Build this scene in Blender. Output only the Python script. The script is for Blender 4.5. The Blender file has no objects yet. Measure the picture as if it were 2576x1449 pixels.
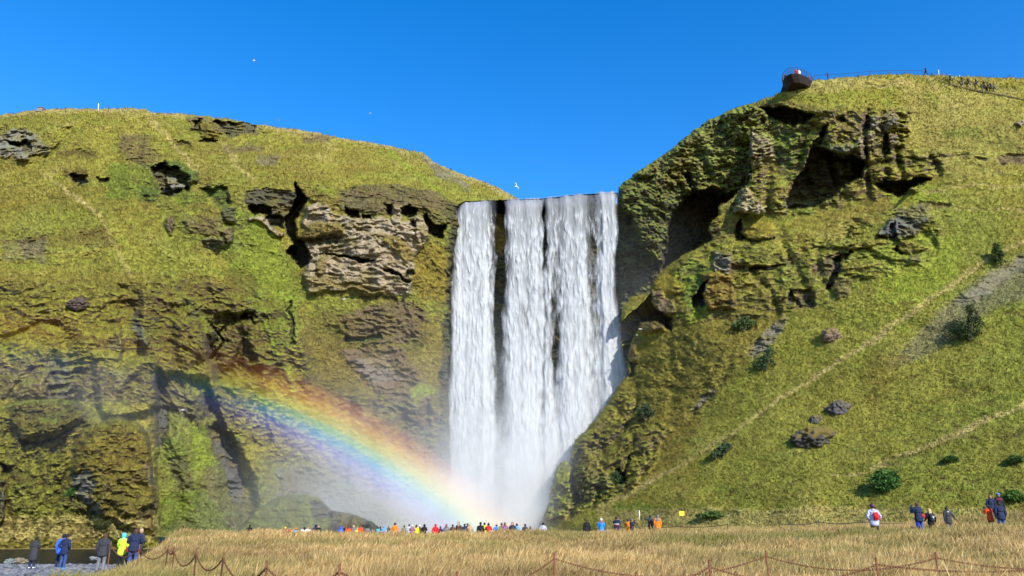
import bpy, math, random
import numpy as np
from mathutils import Vector, Matrix
random.seed(7)
RNG = np.random.default_rng(11)
SC = bpy.context.scene
COL = SC.collection
R = math.radians

# ------------------------------------------------------------------ camera numbers
FPX, CX, CY = 1874.0, 1288.0, 724.5          # photograph measured in 2576 x 1449 units
HOR = 1318.0
PITCH = math.atan((HOR - CY) / FPX)
CAMZ = 1.6
CP, SP = math.cos(PITCH), math.sin(PITCH)

def slopes(u, v):
    """direction of the line of sight through u,v: x per metre of depth, height per metre of depth"""
    x = (np.asarray(u, float) - CX) / FPX
    y = (CY - np.asarray(v, float)) / FPX
    dy = CP - y * SP
    return x / dy, (SP + y * CP) / dy

def world(u, v, Y):
    ax, az = slopes(u, v)
    return np.stack([ax * Y, np.broadcast_to(Y, np.shape(ax)) * 1.0, CAMZ + az * Y], -1)

def w1(u, v, Y):
    ax, az = slopes(u, v)
    return Vector((float(ax * Y), float(Y), float(CAMZ + az * Y)))

# ------------------------------------------------------------------ noise
_perm = np.random.default_rng(5).permutation(256).astype(np.int32)
_perm = np.concatenate([_perm, _perm, _perm])
_grad = np.random.default_rng(6).normal(size=(256, 3)).astype(np.float32)
_grad /= np.linalg.norm(_grad, axis=1, keepdims=True)

def perlin(p):
    sh = p.shape[:-1]
    p = p.reshape(-1, 3).astype(np.float32)
    i = np.floor(p).astype(np.int32)
    f = p - i
    i &= 255
    w = f * f * f * (f * (f * 6 - 15) + 10)
    out = np.zeros(len(p), np.float32)
    for dx in (0, 1):
        hx = _perm[i[:, 0] + dx]
        wx = w[:, 0] if dx else 1 - w[:, 0]
        for dy in (0, 1):
            hy = _perm[hx + i[:, 1] + dy]
            wy = wx * (w[:, 1] if dy else 1 - w[:, 1])
            for dz in (0, 1):
                h = _perm[hy + i[:, 2] + dz]
                g = _grad[h]
                d = g[:, 0] * (f[:, 0] - dx) + g[:, 1] * (f[:, 1] - dy) + g[:, 2] * (f[:, 2] - dz)
                out += d * wy * (w[:, 2] if dz else 1 - w[:, 2])
    return (out * 1.7).reshape(sh)

def nz(P, s, sx=1, sy=1, sz=1, off=0.0):
    return perlin(P * np.array([sx / s, sy / s, sz / s]) + np.array([off, off * 1.7, off * .6]))

def ridged(n): return 1 - 2 * np.abs(n)
def sstep(a, b, x):
    t = np.clip((x - a) / (b - a), 0, 1)
    return t * t * (3 - 2 * t)
def lerp(a, b, t): return a + (b - a) * t

def tps(pts):
    P = np.array([(a / 1000., b / 1000.) for a, b, _ in pts]); Z = np.array([c for _, _, c in pts], float)
    n = len(P)
    def K(A, B):
        r2 = ((A[:, None, :] - B[None, :, :]) ** 2).sum(-1)
        return np.where(r2 > 1e-12, r2 * np.log(r2 + 1e-12), 0)
    M = np.zeros((n + 3, n + 3))
    M[:n, :n] = K(P, P) + np.eye(n) * 2e-3
    M[:n, n] = 1; M[:n, n + 1:] = P; M[n, :n] = 1; M[n + 1:, :n] = P.T
    c = np.linalg.solve(M, np.concatenate([Z, [0, 0, 0]]))
    def f(U, V):
        sh = U.shape
        A = np.stack([U.ravel() / 1000, V.ravel() / 1000], -1)
        out = np.empty(len(A))
        for s in range(0, len(A), 100000):
            a = A[s:s + 100000]
            out[s:s + 100000] = K(a, P) @ c[:n] + c[n] + a @ c[n + 1:]
        return out.reshape(sh)
    return f

def sdf(U, V, poly):
    """signed distance, positive inside"""
    d2 = np.full(U.shape, 1e18); ins = np.zeros(U.shape, bool)
    n = len(poly)
    for k in range(n):
        x0, y0 = poly[k]; x1, y1 = poly[(k + 1) % n]
        ex, ey = x1 - x0, y1 - y0
        wx, wy = U - x0, V - y0
        t = np.clip((wx * ex + wy * ey) / (ex * ex + ey * ey + 1e-9), 0, 1)
        d2 = np.minimum(d2, (wx - ex * t) ** 2 + (wy - ey * t) ** 2)
        if y0 != y1:
            ins ^= ((y0 <= V) != (y1 <= V)) & (U < x0 + (V - y0) * ex / ey)
    return np.where(ins, 1, -1) * np.sqrt(d2)

# ------------------------------------------------------------------ materials
def new_mat(name):
    m = bpy.data.materials.new(name); m.use_nodes = True
    nt = m.node_tree; nt.nodes.clear()
    out = nt.nodes.new('ShaderNodeOutputMaterial')
    return m, nt, out

class N:
    """tiny node helper"""
    def __init__(s, nt): s.nt = nt
    def __call__(s, kind, **kw):
        n = s.nt.nodes.new('ShaderNode' + kind)
        ins = kw.pop('ins', {})
        for k, v in kw.items(): setattr(n, k, v)
        for k, v in ins.items(): s.put(n.inputs[k], v)
        return n
    def put(s, sock, v):
        if isinstance(v, bpy.types.NodeSocket): s.nt.links.new(v, sock)
        else: sock.default_value = v
    def m(s, op, a, b=0.0, c=0.0, clamp=False):
        n = s.nt.nodes.new('ShaderNodeMath'); n.operation = op; n.use_clamp = clamp
        for i, x in enumerate((a, b, c)): s.put(n.inputs[i], x)
        return n.outputs[0]
    def vm(s, op, a, b=(0, 0, 0)):
        n = s.nt.nodes.new('ShaderNodeVectorMath'); n.operation = op
        s.put(n.inputs[0], a); s.put(n.inputs[1], b)
        return n
    def mix(s, fac, a, b, blend='MIX'):
        n = s.nt.nodes.new('ShaderNodeMix'); n.data_type = 'RGBA'; n.blend_type = blend
        s.put(n.inputs[0], fac); s.put(n.inputs[6], a); s.put(n.inputs[7], b)
        return n.outputs[2]

def c4(c): return (c[0], c[1], c[2], 1.0)

_mats = {}
def plain(name, col, rough=.8, vary=.25, scale=30., metal=0.0, bump=.15, spec=.3):
    """cloth, paint, metal: one colour broken up by noise, with a little bump"""
    if name in _mats: return _mats[name]
    m, nt, out = new_mat(name); n = N(nt)
    tc = n('TexCoord')
    no = n('TexNoise', ins={'Vector': tc.outputs['Object'], 'Scale': scale, 'Detail': 4.0, 'Roughness': .65})
    f = n.m('MULTIPLY_ADD', no.outputs['Fac'], 2 * vary, 1 - vary)
    mx = n.vm('SCALE', tuple(col)); nt.links.new(f, mx.inputs[3])
    b = n('Bump', ins={'Height': no.outputs['Fac'], 'Strength': bump, 'Distance': .02})
    p = n('BsdfPrincipled', ins={'Base Color': mx.outputs[0], 'Roughness': rough, 'Metallic': metal, 'Normal': b.outputs[0], 'Specular IOR Level': spec})
    nt.links.new(p.outputs[0], out.inputs[0])
    _mats[name] = m
    return m

def vcol_mat(name, noise_scale=3.0, vary=.35, bump=.5, bump_scale=6.0, rough=.95, translucent=0.0, spec=.1, dist=.1, slope_normal=0.0):
    m, nt, out = new_mat(name); n = N(nt)
    at = n('Attribute', attribute_name='Col')
    geo = n('NewGeometry')
    no = n('TexNoise', ins={'Vector': geo.outputs['Position'], 'Scale': noise_scale, 'Detail': 3.0, 'Roughness': .7})
    f = n.m('MULTIPLY_ADD', no.outputs['Fac'], 2 * vary, 1 - vary)
    mx = n.vm('SCALE', at.outputs['Color']); nt.links.new(f, mx.inputs[3])
    nb = n('TexNoise', ins={'Vector': geo.outputs['Position'], 'Scale': bump_scale, 'Detail': 3.0, 'Roughness': .7})
    b = n('Bump', ins={'Height': nb.outputs['Fac'], 'Strength': bump, 'Distance': dist})
    nrm = b.outputs[0]
    if slope_normal:
        gn = n('Attribute', attribute_name='gn')
        s1 = n.vm('SCALE', gn.outputs['Vector']); s1.inputs[3].default_value = slope_normal
        s2 = n.vm('SCALE', geo.outputs['Normal']); s2.inputs[3].default_value = 1 - slope_normal
        nrm = n.vm('NORMALIZE', n.vm('ADD', s1.outputs[0], s2.outputs[0]).outputs[0]).outputs[0]
    p = n('BsdfPrincipled', ins={'Base Color': mx.outputs[0], 'Roughness': rough, 'Normal': nrm, 'Specular IOR Level': spec})
    sh = p.outputs[0]
    if translucent:
        t = n('BsdfTranslucent', ins={'Color': mx.outputs[0]})
        ms = n('MixShader', ins={0: translucent, 1: sh, 2: t.outputs[0]}); sh = ms.outputs[0]
    nt.links.new(sh, out.inputs[0])
    return m

# ------------------------------------------------------------------ objects
def mesh_np(name, V, F, colors=None, smooth=True, attrs=None, normals=None):
    """V n x 3, F list of arrays (m x k) of one or more face sizes"""
    me = bpy.data.meshes.new(name)
    if not isinstance(F, (list, tuple)): F = [F]
    V = np.ascontiguousarray(V, np.float32)
    me.vertices.add(len(V)); me.vertices.foreach_set('co', V.ravel())
    loops = np.concatenate([f.ravel() for f in F]).astype(np.int32)
    sizes = np.concatenate([np.full(len(f), f.shape[1], np.int32) for f in F])
    starts = np.concatenate([[0], np.cumsum(sizes)[:-1]]).astype(np.int32)
    me.loops.add(len(loops)); me.loops.foreach_set('vertex_index', loops)
    me.polygons.add(len(sizes)); me.polygons.foreach_set('loop_start', starts)
    me.polygons.foreach_set('loop_total', sizes)
    me.polygons.foreach_set('use_smooth', np.full(len(sizes), smooth, bool))
    if colors is not None:
        a = me.attributes.new('Col', 'FLOAT_COLOR', 'POINT')
        a.data.foreach_set('color', np.concatenate([colors, np.ones((len(V), 1))], 1).astype(np.float32).ravel())
    for k, x in (attrs or {}).items():
        a = me.attributes.new(k, 'FLOAT', 'POINT'); a.data.foreach_set('value', np.ascontiguousarray(x, np.float32).ravel())
    if normals is not None:
        a = me.attributes.new('gn', 'FLOAT_VECTOR', 'POINT'); a.data.foreach_set('vector', np.ascontiguousarray(normals, np.float32).ravel())
    me.update(calc_edges=True)
    me.validate()
    return me

def link(name, me, mat=None, parent=None):
    o = bpy.data.objects.new(name, me); COL.objects.link(o)
    if mat is not None:
        if isinstance(mat, (list, tuple)):
            for x in mat: me.materials.append(x)
        elif len(me.materials) == 0: me.materials.append(mat)
        elif me.materials[0] != mat:
            o.material_slots[0].link = 'OBJECT'; o.material_slots[0].material = mat
    if parent: o.parent = parent
    return o

def struct(o): o['kind'] = 'structure'; return o
def stuff(o, label=None):
    o['kind'] = 'stuff'
    if label: o['label'] = label
    return o
def tag(o, label, cat, group=None):
    o['label'] = label; o['category'] = cat
    if group: o['group'] = group
    return o
def empty(name, loc, label, cat, group=None, rz=0.0):
    o = bpy.data.objects.new(name, None); COL.objects.link(o)
    o.location = loc; o.rotation_euler = (0, 0, rz); o.empty_display_size = .3
    return tag(o, label, cat, group)
# ------------------------------------------------------------------ colours (albedo, linear)
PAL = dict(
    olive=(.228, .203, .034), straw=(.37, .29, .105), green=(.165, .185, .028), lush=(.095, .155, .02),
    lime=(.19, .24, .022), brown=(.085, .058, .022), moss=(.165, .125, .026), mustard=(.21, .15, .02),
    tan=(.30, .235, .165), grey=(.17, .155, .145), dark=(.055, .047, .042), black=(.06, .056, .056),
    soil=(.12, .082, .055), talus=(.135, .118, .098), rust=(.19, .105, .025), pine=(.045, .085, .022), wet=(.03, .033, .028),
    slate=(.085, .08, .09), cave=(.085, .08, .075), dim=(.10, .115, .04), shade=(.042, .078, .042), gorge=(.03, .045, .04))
PAL = {k: np.array(v) for k, v in PAL.items()}

def terrain(name, u0, u1, v0, v1, step, ctrl, outline, feats, rough_edge=4.0, base=None, skirt=28.0, round_px=10.0, round_m=4.0, seed=0.0, mossy=0.0, rockamp=1.0, sx_min=-1.0, turfamp=.65, ledge=1.5, buttr=.8):
    us = np.arange(u0, u1 + .1, step); vs = np.arange(v0, v1 + .1, step)
    U, V = np.meshgrid(us, vs)
    D = tps(ctrl)(U, V)
    P = world(U, V, D)
    # ragged image of every outline: warp by noise that lives in the ground itself
    wu = nz(P, 3.6, off=3 + seed) * 9 + nz(P, 1.2, off=9 + seed) * 5 + nz(P, .5, off=10 + seed) * 2
    wv = nz(P, 3.6, off=23 + seed) * 8 + nz(P, 1.2, off=29 + seed) * 5 + nz(P, .5, off=31 + seed) * 2
    if outline is not None:
        S0 = sdf(U, V, outline)
        S = S0 + (nz(P, 2.0, off=41) * .6 + nz(P, .7, off=47) * .4) * rough_edge
        rd = np.clip(round_px - S, 0, round_px) / round_px
        D = D + round_m * (1 - np.sqrt(np.clip(1 - rd ** 2, 0, 1)))
    else:
        S = np.full(U.shape, 1.)
    big = nz(P, 14, off=seed + 1); mid = nz(P, 5, sz=1.3, off=seed + 2); med = nz(P, 2.1, sz=1.6, off=seed + 4)
    fine = nz(P, .85, sz=1.7, off=seed + 6); tiny = nz(P, .38, sz=1.5, off=seed + 8)
    warpz = P[..., 2] + 1.2 * mid + .5 * med
    # --- colour of the turf
    def blend(c, key, t): return c + (PAL[key] - c) * np.clip(t, 0, 1)[..., None]
    C = np.broadcast_to(PAL['olive'], U.shape + (3,)).copy()
    C = blend(C, 'straw', sstep(.05, .6, big * .4 + mid * .5 + fine * .35) * .38)
    C = blend(C, 'green', sstep(.0, .5, nz(P, 19, off=seed + 71) + .4 * mid) * .6)
    C = blend(C, 'moss', sstep(.05, .5, nz(P, 23, off=seed + 73) + .3 * med) * .5)
    C = blend(C, 'green', sstep(.0, .5, -mid * .6 + med * .4 + .12 * tiny) * .6)
    C = blend(C, 'moss', sstep(.1, .6, nz(P, 7, off=seed + 12) * .8 + .5 * fine) * .7)
    rock = np.zeros(U.shape); push = np.zeros(U.shape); mossw = np.full(U.shape, mossy); crag = np.zeros(U.shape)
    for ft in feats:
        poly, dp, key, strength, soft = ft[:5]
        rk = ft[5] if len(ft) > 5 else (1.0 if key in ('tan', 'grey', 'dark', 'black', 'talus', 'wet', 'slate') else (.5 if key in ('soil', 'brown', 'rust') else 0.0))
        xs = [p[0] for p in poly]; ys = [p[1] for p in poly]
        mg = soft * 3 + 14
        a = max(0, int((min(xs) - mg - u0) / step)); b = min(len(us), int((max(xs) + mg - u0) / step) + 1)
        c = max(0, int((min(ys) - mg - v0) / step)); d = min(len(vs), int((max(ys) + mg - v0) / step) + 1)
        if a >= b or c >= d: continue
        sl = (slice(c, d), slice(a, b))
        k = min(1.0, soft / 3.0 * .5 + .5)
        s = sdf(U[sl] + wu[sl] * k, V[sl] + wv[sl] * k, poly)
        m = sstep(-soft, soft, s)
        if key == 'crag':
            crag[sl] = np.maximum(crag[sl], m * strength); continue
        push[sl] = push[sl] + dp * m
        if key:
            mm = m * strength
            if soft >= 6 and dp == 0: mm = np.clip(sstep(-.1, .3, m - .5 + .45 * (fine[sl] * .6 + med[sl] * .7)) * strength, 0, 1)
            C[sl] = C[sl] + (PAL[key] - C[sl]) * mm[..., None]
            rock[sl] = lerp(rock[sl], rk, mm)
    # --- relief
    D = D + push
    terr = np.sin(warpz * 2 * math.pi / .95 + 2.2 * fine)
    lump = ridged(nz(P, 2.6, sz=1.5, off=seed + 15))
    turf = turfamp * (1.3 * big + .9 * mid + .24 * lump + .24 * med + .17 * fine + .11 * tiny + .04 * terr) + .05 * tiny
    r1 = ridged(nz(P, 3.8, sz=1.2, off=seed + 17)); r2 = ridged(nz(P, 1.5, sz=1.5, off=seed + 19)); r3 = ridged(nz(P, .6, sz=1.3, off=seed + 21))
    strata = (warpz / 1.3) % 1.0
    strata = sstep(0, .75, strata) - sstep(.85, 1., strata)
    rk = rockamp * (1.1 * mid + .9 * r1 + .5 * r2 + .22 * r3 - .35 * strata)
    mo = .7 * mid + .55 * r1 + .42 * ridged(nz(P, 1.2, off=seed + 33)) + .28 * r3 + .15 * tiny
    rel = lerp(lerp(turf, mo, np.clip(mossw, 0, 1)), rk, rock)
    # broken ground: ledges that overhang, gullies, knobs
    lz = (P[..., 2] + 3.2 * nz(P, 9, off=seed + 51) + 1.6 * nz(P, 3.4, off=seed + 52) + .8 * fine) / 3.1
    saw = lz - np.floor(lz)
    lm = np.clip(.55 + 1.1 * nz(P, 6.5, sz=.8, off=seed + 53), 0, 1.4)
    gully = ridged(nz(P, 6.5, sz=.35, off=seed + 55))
    butt = ridged(nz(P + np.stack([.45 * P[..., 2], 0 * P[..., 2], 0 * P[..., 2]], -1), 11, sz=.28, off=seed + 59))
    knob = ridged(nz(P, 2.4, off=seed + 57))
    rel = rel + crag * (ledge * lm * (sstep(0, .8, saw) - sstep(.86, 1., saw) - .35) - 1.5 * sstep(.45, 1, gully) + buttr * butt + .55 * knob + .3 * r2)
    D = D - rel * (1 if outline is None else np.clip(S / 4, .15, 1)) + (rel * 0)
    # moss: bright cushions over brown gaps, contrast painted in where relief shades little
    mw = np.clip(np.maximum(mossw, crag * .85) * (1 - rock), 0, 1)
    tt = sstep(-.22, .22, fine * .7 + tiny * .55 + .35 * med + .3 * nz(P, .6, off=seed + 62))
    C = C + (lerp(PAL['brown'] * .62, C * 1.22, tt[..., None]) - C) * (mw * .8)[..., None]
    # cavity darkening painted in: brown soil between tufts, dark in rock creases; lichen on rock
    C = blend(C, 'brown', (1 - rock) * sstep(.12, .55, -fine * .6 - .4 * lump + .35 * med + .25 * tiny) * .62)
    C = blend(C, 'lime', (1 - rock) * sstep(.25, .7, tiny * .7 + .5 * fine + .2 * big) * .35)
    C = blend(C, 'dark', rock * sstep(.1, .7, -r2 * .5 - .3 * r3 + .3 * med) * .55)
    C = blend(C, 'moss', rock * sstep(.15, .5, nz(P, 2.8, sz=1.4, off=seed + 27) + .3 * r3) * .5)
    if crag.max() > 0:
        Q = world(U, V, D)
        nn = np.cross(np.gradient(Q, axis=1), np.gradient(Q, axis=0)); nn /= np.linalg.norm(nn, axis=-1, keepdims=True) + 1e-9
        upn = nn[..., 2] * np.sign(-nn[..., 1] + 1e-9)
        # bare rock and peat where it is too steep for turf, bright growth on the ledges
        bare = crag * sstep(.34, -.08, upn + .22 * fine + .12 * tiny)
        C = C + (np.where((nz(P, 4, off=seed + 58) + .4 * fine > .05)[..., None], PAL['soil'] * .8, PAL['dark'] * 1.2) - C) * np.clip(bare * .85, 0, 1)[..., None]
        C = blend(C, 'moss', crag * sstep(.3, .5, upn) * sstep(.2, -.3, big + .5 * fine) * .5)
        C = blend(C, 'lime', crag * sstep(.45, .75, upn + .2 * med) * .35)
    C *= (1 + .15 * tiny + .12 * fine + .10 * med)[..., None]
    if base is not None: C = base(C, U, V, P, fine, med, tiny)
    P = world(U, V, D)
    keep = S > 0
    q = keep[:-1, :-1] & keep[1:, :-1] & keep[:-1, 1:] & keep[1:, 1:]
    H, W = U.shape
    idx = np.arange(H * W).reshape(H, W)
    F = np.stack([idx[:-1, :-1][q], idx[1:, :-1][q], idx[1:, 1:][q], idx[:-1, 1:][q]], -1)
    Vt = P.reshape(-1, 3); Ct = np.clip(C.reshape(-1, 3), .004, .9)
    faces = [F]
    if outline is not None and skirt:
        # the ground goes on behind every outline: carry the rim back out of sight
        gy, gx = np.gradient(S0)
        gl = np.hypot(gx, gy) + 1e-6
        sx, sz = np.maximum((gx / gl).ravel(), sx_min), (-gy / gl).ravel()
        qp = np.zeros((H + 1, W + 1), bool); qp[1:-1, 1:-1] = q
        E = []
        for (ci, di, vi, vj) in (((slice(1, -1), slice(1, -1)), (slice(0, -2), slice(1, -1)), (0, 0), (0, 1)),
                                 ((slice(1, -1), slice(1, -1)), (slice(2, None), slice(1, -1)), (1, 1), (1, 0)),
                                 ((slice(1, -1), slice(1, -1)), (slice(1, -1), slice(0, -2)), (1, 0), (0, 0)),
                                 ((slice(1, -1), slice(1, -1)), (slice(1, -1), slice(2, None)), (0, 1), (1, 1))):
            e = qp[ci] & ~qp[di]
            ii, jj = np.nonzero(e)
            E.append(np.stack([idx[ii + vi[0], jj + vi[1]], idx[ii + vj[0], jj + vj[1]]], -1))
        E = np.concatenate(E)
        E = E[(S.ravel()[E] < 6).all(1)]
        ids = np.unique(E)
        remap = np.full(H * W, -1); 
        p = Vt[ids]
        ax = p[:, 0] / p[:, 1]; az = (p[:, 2] - CAMZ) / p[:, 1]
        layers = []
        for t in (.25, 1.0):
            L = skirt * t
            layers.append(p + np.stack([L * (ax + .7 * sx[ids]), np.full(len(p), L), L * (az + .75 * sz[ids])], -1))
        n0 = len(Vt)
        remap[ids] = np.arange(len(ids))
        a, b = E[:, 0], E[:, 1]; ra, rb = remap[a], remap[b]
        faces.append(np.stack([b, a, n0 + ra, n0 + rb], -1))
        faces.append(np.stack([n0 + rb, n0 + ra, n0 + len(ids) + ra, n0 + len(ids) + rb], -1))
        Vt = np.concatenate([Vt] + layers); Ct = np.concatenate([Ct, Ct[ids], Ct[ids]])
    allf = np.concatenate(faces)
    used = np.unique(allf); rm = np.full(len(Vt), -1, np.int64); rm[used] = np.arange(len(used))
    me = mesh_np(name, Vt[used], rm[allf], colors=Ct[used])
    def depth(u, v):
        i = min(max(int(round((v - v0) / step)), 0), H - 1); j = min(max(int(round((u - u0) / step)), 0), W - 1)
        return float(D[i, j])
    return me, depth

def box(a, b, c, d): return [(a, b), (c, b), (c, d), (a, d)]
def strip(pts, w):
    """a band of width w along a line"""
    L, Rr = [], []
    for i, (x, y) in enumerate(pts):
        x0, y0 = pts[max(i - 1, 0)]; x1, y1 = pts[min(i + 1, len(pts) - 1)]
        l = math.hypot(x1 - x0, y1 - y0) + 1e-9
        nx, ny = -(y1 - y0) / l, (x1 - x0) / l
        ww = w[i] if isinstance(w, (list, tuple)) else w
        L.append((x + nx * ww / 2, y + ny * ww / 2)); Rr.append((x - nx * ww / 2, y - ny * ww / 2))
    return L + Rr[::-1]

M_turf = vcol_mat('turf_and_rock', noise_scale=2.2, vary=.38, bump=.55, bump_scale=4.5, dist=.22)

# ------------------------------------------------------------------ left hill, cliff and the wall behind the fall
ctrl1 = [(-150, 292, 136), (0, 288, 136), (350, 275, 138), (640, 315, 141), (960, 360, 145), (1070, 385, 147), (1180, 440, 146), (1300, 495, 148),
         (1150, 508, 131), (1080, 490, 128), (1240, 500, 136), (1400, 500, 136), (1560, 500, 136), (1620, 500, 137),
         (-150, 650, 111), (0, 650, 112), (300, 600, 114), (600, 500, 121), (800, 450, 126), (1000, 480, 127), (300, 430, 124), (900, 420, 133),
         (-150, 850, 101), (0, 850, 102), (300, 850, 104), (560, 850, 112), (700, 850, 116), (900, 850, 121), (1130, 850, 129),
         (-150, 1000, 98.5), (0, 1000, 99), (380, 1000, 101), (500, 1000, 107), (600, 1100, 112), (800, 1100, 119), (1000, 1100, 124), (1130, 1200, 130),
         (760, 600, 124), (900, 650, 122), (1050, 650, 124), (1140, 650, 129), (1200, 800, 134), (1400, 800, 136), (1600, 800, 136), (600, 650, 118),
         (-150, 1345, 97), (0, 1345, 97), (200, 1345, 97.5), (395, 1345, 99), (450, 1345, 104), (620, 1345, 108), (800, 1345, 116), (1100, 1345, 124), (1200, 1345, 132), (1600, 1345, 134)]
out1 = [(-160, 295), (0, 289), (60, 279), (130, 273), (240, 272), (355, 272), (385, 283), (480, 288), (560, 297), (640, 311), (700, 320), (780, 330), (850, 344),
        (960, 363), (1010, 374), (1062, 382), (1090, 405), (1130, 425), (1180, 444), (1230, 460), (1270, 480), (1300, 497), (1330, 520), (1400, 520), (1560, 512), (1640, 540), (1640, 1380), (-160, 1380)]
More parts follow.
